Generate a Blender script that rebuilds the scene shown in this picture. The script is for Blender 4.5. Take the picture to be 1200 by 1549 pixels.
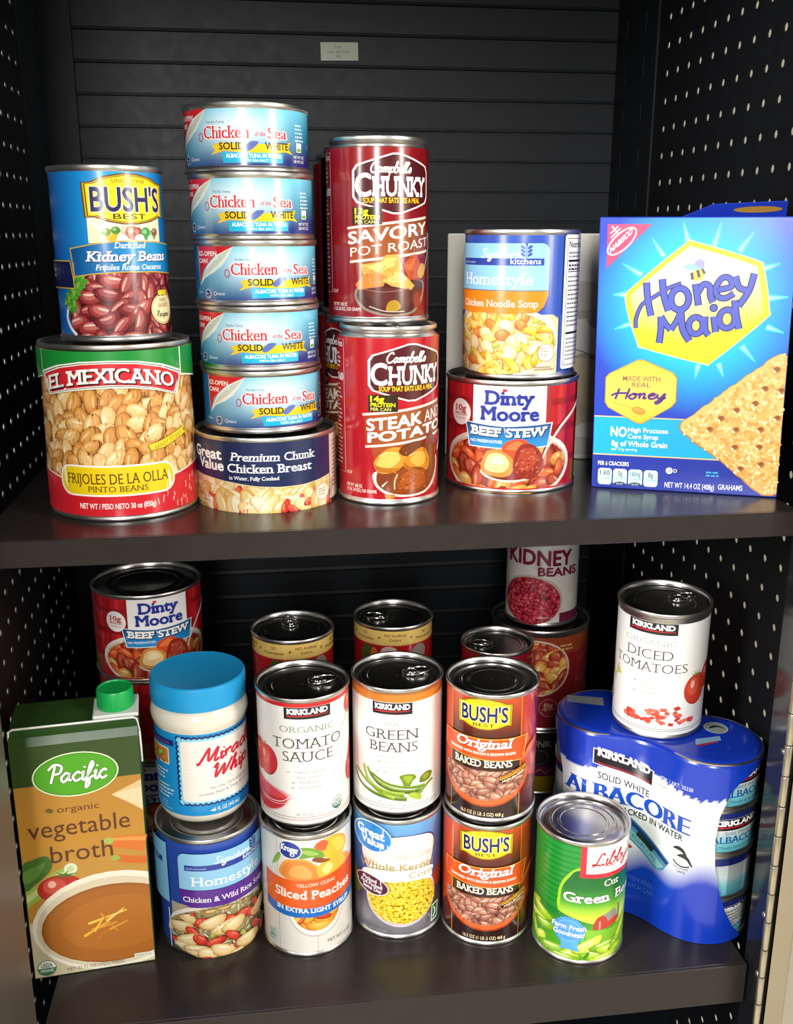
import bpy, math, random
from mathutils import Vector
from mathutils.geometry import tessellate_polygon
import numpy as np

for _o in list(bpy.data.objects):
    bpy.data.objects.remove(_o)
SC = bpy.context.scene
COL = SC.collection
PI = math.pi
R_ = math.radians
Z0 = 1.15                       # eye height above the shop floor
ZT = Z0 - 0.18914               # top face of the upper shelf
ZL = Z0 - 0.57036               # top face of the lower shelf

# ------------------------------------------------------------------ camera
cam_d = bpy.data.cameras.new('camera')
cam = bpy.data.objects.new('camera', cam_d)
COL.objects.link(cam)
cam.location = (0, 0, Z0)
cam.rotation_euler = (R_(90 - 15.7386), 0, R_(-7.6543))
cam_d.sensor_fit = 'VERTICAL'
cam_d.sensor_height = 24.0
cam_d.lens = 24.0 * 1495.7 / 1549.0
cam_d.clip_start = 0.01
SC.camera = cam

# ------------------------------------------------------------------ world, lights, exposure
world = bpy.data.worlds.new('daylit_room')
SC.world = world
world.use_nodes = True
wn = world.node_tree
wn.nodes.clear()
w_out = wn.nodes.new('ShaderNodeOutputWorld')
w_bg = wn.nodes.new('ShaderNodeBackground')
w_ramp = wn.nodes.new('ShaderNodeValToRGB')
w_sep = wn.nodes.new('ShaderNodeSeparateXYZ')
w_map = wn.nodes.new('ShaderNodeMapRange')
w_tc = wn.nodes.new('ShaderNodeTexCoord')
w_map.inputs[1].default_value = -1
w_map.inputs[2].default_value = 1
wn.links.new(w_tc.outputs['Generated'], w_sep.inputs[0])
wn.links.new(w_sep.outputs['Y'], w_map.inputs[0])       # the daylit end of the room lies behind the locker
wn.links.new(w_map.outputs[0], w_ramp.inputs[0])
w_ramp.color_ramp.elements[0].position = 0.35
w_ramp.color_ramp.elements[0].color = (0.16, 0.155, 0.15, 1)
w_ramp.color_ramp.elements[1].position = 0.80
w_ramp.color_ramp.elements[1].color = (0.80, 0.80, 0.78, 1)
wn.links.new(w_ramp.outputs[0], w_bg.inputs[0])
w_bg.inputs[1].default_value = 1.0
wn.links.new(w_bg.outputs[0], w_out.inputs[0])

def window_light(name, loc, target, sx, sy, power, color):
    d = bpy.data.lights.new(name, 'AREA')
    d.shape = 'RECTANGLE'
    d.size, d.size_y = sx, sy
    d.energy = power
    d.color = color
    o = bpy.data.objects.new(name, d)
    COL.objects.link(o)
    o.location = loc
    o.rotation_euler = (Vector(target) - Vector(loc)).to_track_quat('-Z', 'Y').to_euler()
    return o

TGT = (0.1, 0.75, Z0 - 0.1)
window_light('window_daylight_left', (-1.20, -0.30, Z0 + 0.40), TGT, 0.46, 1.15, 26, (1.0, 0.98, 0.96))
window_light('window_daylight_middle', (-0.22, -1.50, Z0 + 0.56), TGT, 0.36, 1.2, 29, (1.0, 0.98, 0.96))
window_light('window_daylight_right', (1.30, -0.35, Z0 + 0.42), TGT, 0.28, 1.15, 15, (1.0, 0.97, 0.93))

SC.view_settings.view_transform = 'Standard'
SC.view_settings.look = 'None'
SC.view_settings.gamma = 1
SC.view_settings.use_curve_mapping = False
SC.view_settings.exposure = 0.5

# ------------------------------------------------------------------ materials
def lin(h):
    h = h.lstrip('#')
    v = [int(h[i:i + 2], 16) / 255 for i in (0, 2, 4)]
    return tuple(x / 12.92 if x <= 0.04045 else ((x + 0.055) / 1.055) ** 2.4 for x in v)

def material(name, color=None, rough=0.4, metal=0.0, noise=0.0, scale=40.0, bump=0.0, bscale=300.0,
             attr=False, coat=0.0, spec=0.5, stretch=None, emit=None):
    m = bpy.data.materials.new(name)
    m.use_nodes = True
    nt = m.node_tree
    b = nt.nodes['Principled BSDF']
    b.inputs['Roughness'].default_value = rough
    b.inputs['Metallic'].default_value = metal
    b.inputs['Coat Weight'].default_value = coat
    b.inputs['Coat Roughness'].default_value = 0.12
    b.inputs['Specular IOR Level'].default_value = spec
    tc = nt.nodes.new('ShaderNodeTexCoord')
    vec = tc.outputs['Object']
    if stretch:
        mp = nt.nodes.new('ShaderNodeMapping')
        mp.inputs['Scale'].default_value = stretch
        nt.links.new(vec, mp.inputs[0])
        vec = mp.outputs[0]
    nz = nt.nodes.new('ShaderNodeTexNoise')
    nz.inputs['Scale'].default_value = scale
    nz.inputs['Detail'].default_value = 4
    nt.links.new(vec, nz.inputs['Vector'])
    mr = nt.nodes.new('ShaderNodeMapRange')
    mr.inputs[3].default_value = 1 - noise
    mr.inputs[4].default_value = 1 + noise
    nt.links.new(nz.outputs['Fac'], mr.inputs[0])
    mx = nt.nodes.new('ShaderNodeMix')
    mx.data_type = 'RGBA'
    mx.blend_type = 'MULTIPLY'
    mx.inputs[0].default_value = 1
    if attr:
        at = nt.nodes.new('ShaderNodeAttribute')
        at.attribute_name = 'Col'
        nt.links.new(at.outputs['Color'], mx.inputs[6])
    else:
        mx.inputs[6].default_value = (*lin(color), 1)
    nt.links.new(mr.outputs[0], mx.inputs[7])
    nt.links.new(mx.outputs[2], b.inputs['Base Color'])
    rr = nt.nodes.new('ShaderNodeMapRange')
    rr.inputs[3].default_value = rough * 0.85
    rr.inputs[4].default_value = min(1, rough * 1.15)
    nt.links.new(nz.outputs['Fac'], rr.inputs[0])
    nt.links.new(rr.outputs[0], b.inputs['Roughness'])
    if bump:
        n2 = nt.nodes.new('ShaderNodeTexNoise')
        n2.inputs['Scale'].default_value = bscale
        nt.links.new(vec, n2.inputs['Vector'])
        bp = nt.nodes.new('ShaderNodeBump')
        bp.inputs['Strength'].default_value = bump
        bp.inputs['Distance'].default_value = 0.001
        nt.links.new(n2.outputs['Fac'], bp.inputs['Height'])
        nt.links.new(bp.outputs[0], b.inputs['Normal'])
    return m

M_PRINT = material('glossy_printed_paper', rough=0.30, attr=True, noise=0.03, coat=0.32)
M_LITHO = material('lacquered_printed_tin', rough=0.22, attr=True, noise=0.03, coat=0.45)
M_CARTON = material('printed_carton', rough=0.34, attr=True, noise=0.03, coat=0.15)
M_FILM = material('printed_shrink_film', rough=0.25, attr=True, noise=0.03, coat=0.6, bump=0.25, bscale=60, stretch=(1, 1, 0.12))
M_TIN = material('tinplate', '#d6d4cf', rough=0.33, metal=1, noise=0.06, scale=60)
M_LID = material('tin_lid', '#b4b3b0', rough=0.25, metal=1, noise=0.05, scale=50)
M_TAB = material('tin_pull_tab', '#cfcdc9', rough=0.18, metal=1, noise=0.04)
M_BLACK = material('black_powder_coated_steel', '#11161b', rough=0.5, spec=0.35, noise=0.15, scale=90, bump=0.05, bscale=900)
M_BLACKWALL = material('black_perforated_steel', '#0e1013', rough=0.55, spec=0.3, noise=0.12, scale=60, bump=0.04, bscale=900)
M_SHELF = material('satin_black_shelf_steel', '#2a2523', rough=0.25, spec=0.28, noise=0.12, scale=70, bump=0.03, bscale=700)
M_GLOSSBLACK = material('gloss_black_post', '#1c1d20', rough=0.14, noise=0.08)
M_POST = material('black_post_painted_sheen', '#524b46', rough=0.4, noise=0.1, scale=30)  # black post; grey-brown base colour stands in for light reflected off its gloss
M_DOOR = material('beige_door_paint', '#8d8068', rough=0.45, noise=0.06)
M_HINGE = material('nickel_hinge', '#c8c0ac', rough=0.28, metal=0.9, noise=0.05)
M_ROOM = material('cream_wall_paint', '#c9bfa6', rough=0.7, noise=0.06, scale=8)
M_CAP = material('green_plastic_cap', '#12a14a', rough=0.35, noise=0.04)
M_WHITEPL = material('white_plastic', '#dfe0da', rough=0.4, noise=0.03)
M_JAR = material('cream_filled_jar', '#e9e1d0', rough=0.12, noise=0.03, scale=25, coat=0.7)
M_BLUELID = material('blue_plastic_lid', '#1f9bd6', rough=0.38, noise=0.04)
M_CARD = material('brown_cardboard', '#8b6a48', rough=0.8, noise=0.1)

# ------------------------------------------------------------------ scene graph helpers
def thing(name, label, cat, loc=(0, 0, 0), rz=0.0, group=None):
    o = bpy.data.objects.new(name, None)
    o.empty_display_size = 0.02
    COL.objects.link(o)
    o.location = loc
    o.rotation_euler = (0, 0, rz)
    o['label'] = label
    o['category'] = cat
    if group:
        o['group'] = group
    return o

def link(name, me, mat, parent=None, loc=None, rot=None, label=None):
    o = bpy.data.objects.new(name, me)
    COL.objects.link(o)
    if mat is not None and not me.materials:
        me.materials.append(mat)
    if parent:
        o.parent = parent
    if loc:
        o.location = loc
    if rot:
        o.rotation_euler = rot
    if label:
        o['label'] = label
    return o

def structure(name, me, mat):
    o = link(name, me, mat)
    o['kind'] = 'structure'
    return o

def dup(o, parent=None):
    c = o.copy()
    COL.objects.link(c)
    if parent:
        c.parent = parent
    for ch in list(o.children):
        dup(ch, c)
    return c

def mesh(name, v, f, smooth=True, angle=35):
    me = bpy.data.meshes.new(name)
    me.from_pydata([tuple(p) for p in v], [], f)
    me.validate()
    if smooth:
        me.shade_smooth()
        me.set_sharp_from_angle(angle=R_(angle))
    me.update()
    return me

class Geo:
    def __init__(self):
        self.v, self.f = [], []
    def add(self, v, f):
        n = len(self.v)
        self.v += [tuple(p) for p in v]
        self.f += [tuple(i + n for i in q) for q in f]
        return self
    def box(self, x0, x1, y0, y1, z0, z1):
        v = [(x, y, z) for x in (x0, x1) for y in (y0, y1) for z in (z0, z1)]
        return self.add(v, [(0, 1, 3, 2), (4, 6, 7, 5), (0, 4, 5, 1), (2, 3, 7, 6), (0, 2, 6, 4), (1, 5, 7, 3)])
    def bbox(self, x0, x1, y0, y1, z0, z1, b=0.001):
        """box with chamfered edges"""
        v, idx = [], {}
        for i, x in enumerate((x0, x1)):
            for j, y in enumerate((y0, y1)):
                for k, z in enumerate((z0, z1)):
                    sx, sy, sz = (1, -1)[i], (1, -1)[j], (1, -1)[k]
                    for a, p in enumerate(((x, y + sy * b, z + sz * b), (x + sx * b, y, z + sz * b), (x + sx * b, y + sy * b, z))):
                        idx[i, j, k, a] = len(v)
                        v.append(p)
        f = []
        c = lambda i, j, k, a: idx[i, j, k, a]
        for s in (0, 1):
            q = [c(s, 0, 0, 0), c(s, 1, 0, 0), c(s, 1, 1, 0), c(s, 0, 1, 0)]
            f.append(q if s else q[::-1])
            q = [c(0, s, 0, 1), c(0, s, 1, 1), c(1, s, 1, 1), c(1, s, 0, 1)]
            f.append(q if s else q[::-1])
            q = [c(0, 0, s, 2), c(1, 0, s, 2), c(1, 1, s, 2), c(0, 1, s, 2)]
            f.append(q if s else q[::-1])
        for s in (0, 1):
            for t in (0, 1):
                f.append([c(s, t, 0, 0), c(s, t, 1, 0), c(s, t, 1, 1), c(s, t, 0, 1)] if s == t else [c(s, t, 0, 1), c(s, t, 1, 1), c(s, t, 1, 0), c(s, t, 0, 0)])
                f.append([c(s, 0, t, 0), c(s, 0, t, 2), c(s, 1, t, 2), c(s, 1, t, 0)] if s != t else [c(s, 1, t, 0), c(s, 1, t, 2), c(s, 0, t, 2), c(s, 0, t, 0)])
                f.append([c(0, s, t, 1), c(0, s, t, 2), c(1, s, t, 2), c(1, s, t, 1)] if s == t else [c(1, s, t, 1), c(1, s, t, 2), c(0, s, t, 2), c(0, s, t, 1)])
        for i in (0, 1):
            for j in (0, 1):
                for k in (0, 1):
                    t = [c(i, j, k, 0), c(i, j, k, 1), c(i, j, k, 2)]
                    f.append(t if (i + j + k) % 2 else t[::-1])
        return self.add(v, f)
    def lathe(self, prof, seg=96, close=False):
        n = len(self.v)
        for r, z in prof:
            for i in range(seg):
                a = 2 * PI * i / seg
                self.v.append((r * math.cos(a), r * math.sin(a), z))
        for k in range(len(prof) - 1):
            for i in range(seg):
                j = (i + 1) % seg
                self.f.append((n + k * seg + i, n + k * seg + j, n + (k + 1) * seg + j, n + (k + 1) * seg + i))
        return self
    def disc(self, r, z, seg=96, up=True):
        n = len(self.v)
        for i in range(seg):
            a = 2 * PI * i / seg
            self.v.append((r * math.cos(a), r * math.sin(a), z))
        q = tuple(range(n, n + seg))
        self.f.append(q if up else q[::-1])
        return self
    def tube(self, pts, r, seg=8, closed=False, rz=None):
        pts = [Vector(p) for p in pts]
        n0, N = len(self.v), len(pts)
        for i, p in enumerate(pts):
            a = pts[(i - 1) % N] if (closed or i > 0) else p
            b = pts[(i + 1) % N] if (closed or i < N - 1) else p
            t = (b - a).normalized()
            up = Vector((0, 0, 1)) if abs(t.z) < 0.9 else Vector((0, 1, 0))
            s = t.cross(up).normalized()
            u = s.cross(t).normalized()
            for k in range(seg):
                an = 2 * PI * k / seg
                self.v.append(tuple(p + s * r * math.cos(an) + u * (rz or r) * math.sin(an)))
        for i in range(N if closed else N - 1):
            j = (i + 1) % N
            for k in range(seg):
                l = (k + 1) % seg
                self.f.append((n0 + i * seg + k, n0 + j * seg + k, n0 + j * seg + l, n0 + i * seg + l))
        if not closed:
            self.f.append(tuple(n0 + k for k in range(seg))[::-1])
            self.f.append(tuple(n0 + (N - 1) * seg + k for k in range(seg)))
        return self
    def build(self, name, mat, parent=None, smooth=True, angle=35, **k):
        return link(name, mesh(name, self.v, self.f, smooth, angle), mat, parent, **k)

# ------------------------------------------------------------------ printed artwork: flat shapes laid on a can, carton or wrap
_glyph = {}
def glyphs(s, bold=0.0, serif=0.0, sth=0.05):
    """triangles of a line of lettering in font units; cap height normalised to 1"""
    key = (s, bold, serif, sth)
    if key in _glyph:
        return _glyph[key]
    cu = bpy.data.curves.new('lettering', 'FONT')
    cu.body = s
    cu.resolution_u = 3
    cu.offset = bold
    ob = bpy.data.objects.new('lettering', cu)
    me = ob.to_mesh()
    co = [(v.co.x, v.co.y) for v in me.vertices]
    tris = []
    edge = {}
    for p in me.polygons:
        ids = list(p.vertices)
        for a, b in zip(ids, ids[1:] + ids[:1]):
            edge.setdefault((min(a, b), max(a, b)), []).append(p.index)
        tris.append([co[i] for i in ids])
    CAP = 0.682
    if serif:
        keyp = {}
        for (a, b), ps in edge.items():
            if len(ps) == 1:
                (x0, y0), (x1, y1) = co[a], co[b]
                if abs(y0 - y1) < 2e-3 and abs(x1 - x0) > 0.04:
                    if any(abs(y0 - t) < 0.02 + abs(bold) for t in (0, CAP, 0.449, -0.23)):
                        lo, hi = min(x0, x1), max(x0, x1)
                        # is the ink above or below this edge?
                        tri = tris[ps[0]]
                        cy = sum(q[1] for q in tri) / len(tri)
                        sg = 1 if cy > y0 else -1
                        ex = serif * (1.5 if hi - lo < 0.3 else 0.5)
                        tris.append([(lo - ex, y0), (hi + ex, y0), (hi + ex * 0.85, y0 + sg * sth), (lo - ex * 0.85, y0 + sg * sth)])
    ob.to_mesh_clear()
    bpy.data.objects.remove(ob)
    bpy.data.curves.remove(cu)
    tris = [[(x / CAP, y / CAP) for x, y in t] for t in tris]
    xs = [x for t in tris for x, _ in t] or [0, 1]
    r = (tris, min(xs), max(xs))
    _glyph[key] = r
    return r

CURSIVE = {
 'C': (1.5, [[(1.3, 1.6), (1.1, 2.0), (.55, 1.75), (.2, .9), (.5, .1), (1.0, 0), (1.5, .4)]]),
 'a': (1.1, [[(.8, .85), (.5, 1), (.1, .5), (.35, 0), (.75, .5), (.85, 1), (.8, .2), (1.1, .2)]]),
 'm': (1.35, [[(0, .6), (.2, 1), (.2, 0)], [(.2, .6), (.5, 1), (.65, .8), (.6, 0)], [(.62, .6), (.95, 1), (1.1, .8), (1.05, .1), (1.35, .2)]]),
 'p': (.95, [[(0, .5), (.25, 1), (.1, -.9)], [(.22, .7), (.6, 1), (.85, .6), (.6, .05), (.2, .2)]]),
 'b': (.95, [[(0, .4), (.45, 1.8), (.3, 2), (.15, 1.2), (.15, .1), (.5, 0), (.8, .5), (.55, .95), (.95, .8)]]),
 'e': (.9, [[(.1, .45), (.7, .7), (.5, 1), (.15, .6), (.3, .05), (.7, .05), (.95, .4)]]),
 'l': (.55, [[(0, .3), (.5, 1.7), (.35, 2), (.2, 1.3), (.2, .2), (.4, 0), (.6, .3)]]),
 's': (.7, [[(0, .2), (.4, 1), (.6, .4), (.35, 0), (.05, .15)]]),
 "'": (.2, [[(.1, 2), (.05, 1.5)]]),
 'i': (.5, [[(.1, .7), (.25, 1), (.2, .2), (.4, 0), (.55, .3)], [(.3, 1.4), (.33, 1.55)]]),
 'y': (.95, [[(.05, .9), (.15, .2), (.4, .1), (.75, .9)], [(.8, 1), (.65, -.3), (.3, -.9), (.1, -.6), (.95, .2)]]),
 'L': (1.3, [[(.95, 1.6), (1.0, 1.95), (.7, 1.9), (.52, 1.2), (.40, .4), (.15, .02), (.02, .18), (.35, .22), (.75, 0), (1.3, .2)]]),
 'P': (1.2, [[(.6, 1.9), (.35, 0)], [(0, 1.5), (.5, 2.05), (1.2, 1.8), (1.1, 1.1), (.5, .95)]]),
 'c': (.8, [[(.75, .8), (.5, 1), (.1, .5), (.4, 0), (.85, .25)]]),
 'f': (.7, [[(.1, .3), (.6, 1.6), (.45, 2), (.25, 1.2), (.1, -.8), (.4, -.5), (.4, .1), (.75, .4)]]),
 'M': (1.8, [[(-.2, .2), (0, 0), (.45, 1.8), (.6, 2), (.85, .2), (1.45, 2), (1.4, .3), (1.6, 0), (1.8, .3)]]),
 'W': (1.7, [[(0, 1.5), (.25, 2), (.35, .1), (.95, 1.6), (1.05, .1), (1.7, 2)]]),
 'h': (.9, [[(0, .3), (.45, 1.8), (.3, 2), (.15, 0)], [(.2, .6), (.5, 1), (.65, .8), (.6, .1), (.9, .2)]]),
 'r': (.75, [[(0, .6), (.2, 1), (.2, 0)], [(.2, .6), (.45, 1), (.75, .9)]]),
 'o': (.9, [[(.4, 1), (.05, .5), (.4, 0), (.75, .5), (.4, 1), (.9, .85)]]),
 'n': (.9, [[(0, .6), (.2, 1), (.2, 0)], [(.2, .6), (.5, 1), (.65, .8), (.6, .1), (.9, .2)]]),
 'H': (1.4, [[(.3, 2), (.2, 0)], [(1.3, 2), (1.2, 0)], [(-.3, .7), (.2, 1.1), (1.3, 1.1)]]),
 'R': (1.3, [[(.5, 1.9), (.3, 0)], [(.1, 1.6), (.5, 2), (1.1, 1.8), (1.0, 1.2), (.45, 1.0), (1.2, 0)]]),
 'G': (1.4, [[(1.2, 1.6), (1.0, 2.0), (.5, 1.75), (.2, .9), (.5, .1), (1.0, .2), (1.1, .9), (.8, .85)]]),
 'd': (1.0, [[(.7, .85), (.4, 1), (.1, .5), (.35, 0), (.7, .5), (.85, 2), (.75, .2), (1.0, .2)]]),
 'S': (1.2, [[(1.1, 1.7), (.8, 2), (.4, 1.6), (.8, .9), (.8, .2), (.4, 0), (.1, .3)]]),
 'w': (1.2, [[(.05, .9), (.15, .1), (.5, .8), (.6, .1), (.95, .9), (1.2, .8)]]),
 't': (.6, [[(.3, 1.7), (.2, .3), (.4, 0), (.6, .3)], [(0, 1.1), (.5, 1.15)]]),
 'g': (.95, [[(.75, .85), (.45, 1), (.1, .55), (.35, .05), (.75, .6), (.7, -.5), (.35, -.9), (.1, -.6), (.95, .2)]]),
 'u': (1.0, [[(.05, .9), (.15, .2), (.4, .05), (.75, .9), (.8, .2), (1.0, .2)]]),
 ' ': (.6, []),
}

def catmull(p, n=5, closed=False):
    out, N = [], len(p)
    if N < 3:
        return list(p)
    rng = range(N) if closed else range(N - 1)
    for i in rng:
        if closed:
            a, b, c, d = p[(i - 1) % N], p[i], p[(i + 1) % N], p[(i + 2) % N]
        else:
            a, b, c, d = p[max(i - 1, 0)], p[i], p[i + 1], p[min(i + 2, N - 1)]
        for k in range(n):
            t = k / n
            out.append(tuple(0.5 * (2 * b[j] + (c[j] - a[j]) * t + (2 * a[j] - 5 * b[j] + 4 * c[j] - d[j]) * t * t
                                    + (3 * b[j] - a[j] - 3 * c[j] + d[j]) * t ** 3) for j in (0, 1)))
    if not closed:
        out.append(p[-1])
    return out

def half(poly, axis, val, keep_less):
    out = []
    N = len(poly)
    for i in range(N):
        p, q = poly[i], poly[(i + 1) % N]
        ip = (p[axis] <= val) == keep_less or p[axis] == val
        iq = (q[axis] <= val) == keep_less or q[axis] == val
        if ip:
            out.append(p)
        if ip != iq:
            t = (val - p[axis]) / (q[axis] - p[axis])
            r = [p[0] + t * (q[0] - p[0]), p[1] + t * (q[1] - p[1])]
            r[axis] = val
            out.append(tuple(r))
    return out

def clip_convex(poly, reg):
    for i in range(len(reg)):
        (ax, ay), (bx, by) = reg[i], reg[(i + 1) % len(reg)]
        out = []
        for j in range(len(poly)):
            p, q = poly[j], poly[(j + 1) % len(poly)]
            dp = (bx - ax) * (p[1] - ay) - (by - ay) * (p[0] - ax)
            dq = (bx - ax) * (q[1] - ay) - (by - ay) * (q[0] - ax)
            if dp >= 0:
                out.append(p)
            if (dp >= 0) != (dq >= 0):
                t = dp / (dp - dq)
                out.append((p[0] + t * (q[0] - p[0]), p[1] + t * (q[1] - p[1])))
        poly = out
        if len(poly) < 3:
            return []
    return poly

class Cyl:
    def __init__(self, R):
        self.R = R
        self.step = R * 1000 * 2 * PI / 120
    def at(self, u, v, d):
        a = u * 0.001 / self.R
        s, c = math.sin(a), math.cos(a)
        return ((self.R + d) * s, -(self.R + d) * c, v * 0.001), (s, -c, 0)

class Flat:
    step = None
    def __init__(self, shear=0.0):
        self.k = shear
    def at(self, u, v, d):
        return (u * 0.001 + self.k * v * 0.001, -d, v * 0.001), (0, -1, 0)

class Top:
    """a face that looks up: u to the right, v away from the viewer"""
    step = None
    def at(self, u, v, d):
        return (u * 0.001, v * 0.001, d), (0, 0, 1)

class Path:
    """upright surface over a plan outline (metres); u measured along it from the middle (mm)"""
    def __init__(self, pts, n, step=2.0):
        self.p = np.array(pts)
        self.nrm = np.array(n)
        self.s = np.r_[0, np.cumsum(np.linalg.norm(np.diff(self.p, axis=0), axis=1))] * 1000
        self.s -= self.s[-1] / 2
        self.step = step
    def at(self, u, v, d):
        x = np.interp(u, self.s, self.p[:, 0])
        y = np.interp(u, self.s, self.p[:, 1])
        nx = np.interp(u, self.s, self.nrm[:, 0])
        ny = np.interp(u, self.s, self.nrm[:, 1])
        l = math.hypot(nx, ny)
        nx, ny = nx / l, ny / l
        return (x + nx * d, y + ny * d, v * 0.001), (nx, ny, 0)

class Art:
    def __init__(self, surf, du=0.0):
        self.S = surf
        self.du = du
        self.g = {}
        self.d = 0.00008
        self.grp = 'label'
        self.clip = None
        self.rnd = random.Random(7)
    def G(self, name):
        self.grp = name
        return self
    def put(self, polys, col, rows=None, step=4e-6):
        """polys: convex polygons; col: hex or function(u,v)->linear rgb"""
        self.d += step
        V, F, C, N = self.g.setdefault(self.grp, ([], [], [], []))
        st = self.S.step
        fixed = None if callable(col) else lin(col)
        for p in polys:
            if self.clip:
                p = clip_convex(p, self.clip)
                if len(p) < 3:
                    continue
            if fixed is None:
                p0 = p
            p = [(a + self.du, b) for a, b in p]
            parts = [p]
            if rows:
                nb = []
                for q in parts:
                    lo, hi = min(a[1] for a in q), max(a[1] for a in q)
                    k = math.floor(lo / rows) + 1
                    while k * rows < hi - 1e-6 and len(q) >= 3:
                        nb.append(half(q, 1, k * rows, True))
                        q = half(q, 1, k * rows, False)
                        k += 1
                    nb.append(q)
                parts = nb
            cs = st or (rows if fixed is None and rows else None)
            if cs:
                nb = []
                for q in parts:
                    if len(q) < 3:
                        continue
                    lo, hi = min(a[0] for a in q), max(a[0] for a in q)
                    k = math.floor(lo / cs) + 1
                    while k * cs < hi - 1e-6 and len(q) >= 3:
                        nb.append(half(q, 0, k * cs, True))
                        q = half(q, 0, k * cs, False)
                        k += 1
                    nb.append(q)
                parts = nb
            for q in parts:
                if len(q) < 3:
                    continue
                ar = sum(q[i][0] * q[(i + 1) % len(q)][1] - q[(i + 1) % len(q)][0] * q[i][1] for i in range(len(q)))
                if abs(ar) < 1e-7:
                    continue
                if ar < 0:
                    q = q[::-1]
                n = len(V)
                for a, b in q:
                    P, nn = self.S.at(a, b, self.d)
                    V.append(P)
                    N.append(nn)
                    C.append(fixed if fixed else col(a - self.du, b))
                F.append(tuple(range(n, n + len(q))))
        return self
    def poly(self, pts, col, rows=None):
        idx = tessellate_polygon([[Vector((a, b, 0)) for a, b in pts]])
        return self.put([[pts[i] for i in t] for t in idx], col, rows)
    def blob(self, pts, col, n=5, rows=None):
        return self.poly(catmull(pts, n, True), col, rows)
    def rect(self, u0, v0, u1, v1, col, rows=None):
        return self.put([[(u0, v0), (u1, v0), (u1, v1), (u0, v1)]], col, rows)
    def rrect(self, u0, v0, u1, v1, r, col, corners='1111', rows=None):
        pts = []
        for k, (cx, cy, a0) in enumerate(((u1 - r, v0 + r, -90), (u1 - r, v1 - r, 0), (u0 + r, v1 - r, 90), (u0 + r, v0 + r, 180))):
            if corners[k] == '1':
                pts += [(cx + r * math.cos(R_(a0 + t)), cy + r * math.sin(R_(a0 + t))) for t in range(0, 91, 15)]
            else:
                pts.append(((u1, v0), (u1, v1), (u0, v1), (u0, v0))[k])
        return self.put([pts], col, rows)
    def ell(self, u, v, a, b, col, rot=0, n=28, rows=None, step=4e-6):
        c, s = math.cos(R_(rot)), math.sin(R_(rot))
        pts = []
        for i in range(n):
            x, y = a * math.cos(2 * PI * i / n), b * math.sin(2 * PI * i / n)
            pts.append((u + x * c - y * s, v + x * s + y * c))
        return self.put([pts], col, rows, step)
    def stroke(self, pts, w, col, closed=False, w1=None):
        N = len(pts)
        L, Rr = [], []
        for i in range(N):
            a = pts[(i - 1) % N] if closed or i else pts[i]
            b = pts[(i + 1) % N] if closed or i < N - 1 else pts[i]
            dx, dy = b[0] - a[0], b[1] - a[1]
            l = math.hypot(dx, dy) or 1
            ww = (w + ((w1 if w1 is not None else w) - w) * i / max(1, N - 1)) / 2
            L.append((pts[i][0] - dy / l * ww, pts[i][1] + dx / l * ww))
            Rr.append((pts[i][0] + dy / l * ww, pts[i][1] - dx / l * ww))
        q = []
        for i in range(N if closed else N - 1):
            j = (i + 1) % N
            q.append([L[i], Rr[i], Rr[j]])
            q.append([L[i], Rr[j], L[j]])
        return self.put(q, col)
    def curve(self, pts, w, col, closed=False, n=6, w1=None):
        return self.stroke(catmull(pts, n, closed), w, col, closed, w1)
    def text(self, s, u, v, h, col, w=None, al='c', bold=0.0, serif=0.0, sth=0.05, smear=0.0, ital=0.0, rot=0.0, arc=0.0, up=0.0, x=1.0):
        """u, v: anchor on the baseline; h: cap height (mm); w: width (mm); rot: slope; arc: curvature of the baseline"""
        tris, lo, hi = glyphs(s, bold if bold <= .012 else 0.0, serif, sth)
        W = (w / (hi - lo)) if w else h * x
        o = {'c': -(lo + hi) / 2, 'l': -lo, 'r': -hi}[al]
        ks = [(0, 0)] if not smear else [(-smear, 0), (0, 0), (smear, 0)]
        if bold > .012:
            n = 4 if h < 3.2 else 8
            r = bold * 1.45
            ks += [((r + smear) * math.cos(PI / 4 + 2 * PI * i / n), r * math.sin(PI / 4 + 2 * PI * i / n)) for i in range(n)]
        for dx, dy in ks:
            out = []
            for t in tris:
                p = []
                for a, b in t:
                    b += dy
                    uu = (a + o + dx) * W + ital * b * h
                    vv = b * h
                    p.append((u + uu, v + vv + rot * uu + arc * uu * uu))
                out.append(p)
            self.put(out, col, step=2e-6)
        return self
    def otext(self, s, u, v, h, col, ocol, ow=0.02, bold=0.0, **k):
        self.text(s, u, v, h, ocol, bold=bold + ow, **k)
        return self.text(s, u, v, h, col, bold=bold, **k)
    def script(self, s, u, v, xh, col, w=None, sw=0.22, ital=0.25, rot=0.0, ocol=None, ow=0.2):
        x, st = 0, []
        for ch in s:
            adv, ss = CURSIVE[ch]
            for q in ss:
                st.append([(x + a, b) for a, b in q])
            x += adv
        k = (w / x) if w else xh
        for c_, e_ in (((ocol, ow),) if ocol else ()) + ((col, 0),):
            for q in st:
                pts = [(u + a * k + ital * b * xh, v + b * xh + rot * a * k) for a, b in catmull(q, 6)]
                self.stroke(pts, (sw + e_) * xh, c_)
        return self
    def bean(self, u, v, L, W, rot, base, dark, light, bend=0.0, n=14):
        c, s = math.cos(R_(rot)), math.sin(R_(rot))
        def sh(k, ou, ov):
            pts = []
            for i in range(n):
                x, y = L * k * math.cos(2 * PI * i / n), W * k * math.sin(2 * PI * i / n)
                y += bend * (x / L) ** 2 * W
                pts.append((u + ou + x * c - y * s, v + ov + x * s + y * c))
            return [pts] if not bend else [[pts[i] for i in t] for t in tessellate_polygon([[Vector((a, b, 0)) for a, b in pts]])]
        self.put(sh(1.08, 0.1, -0.12 * W), dark, step=2e-6)
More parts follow.
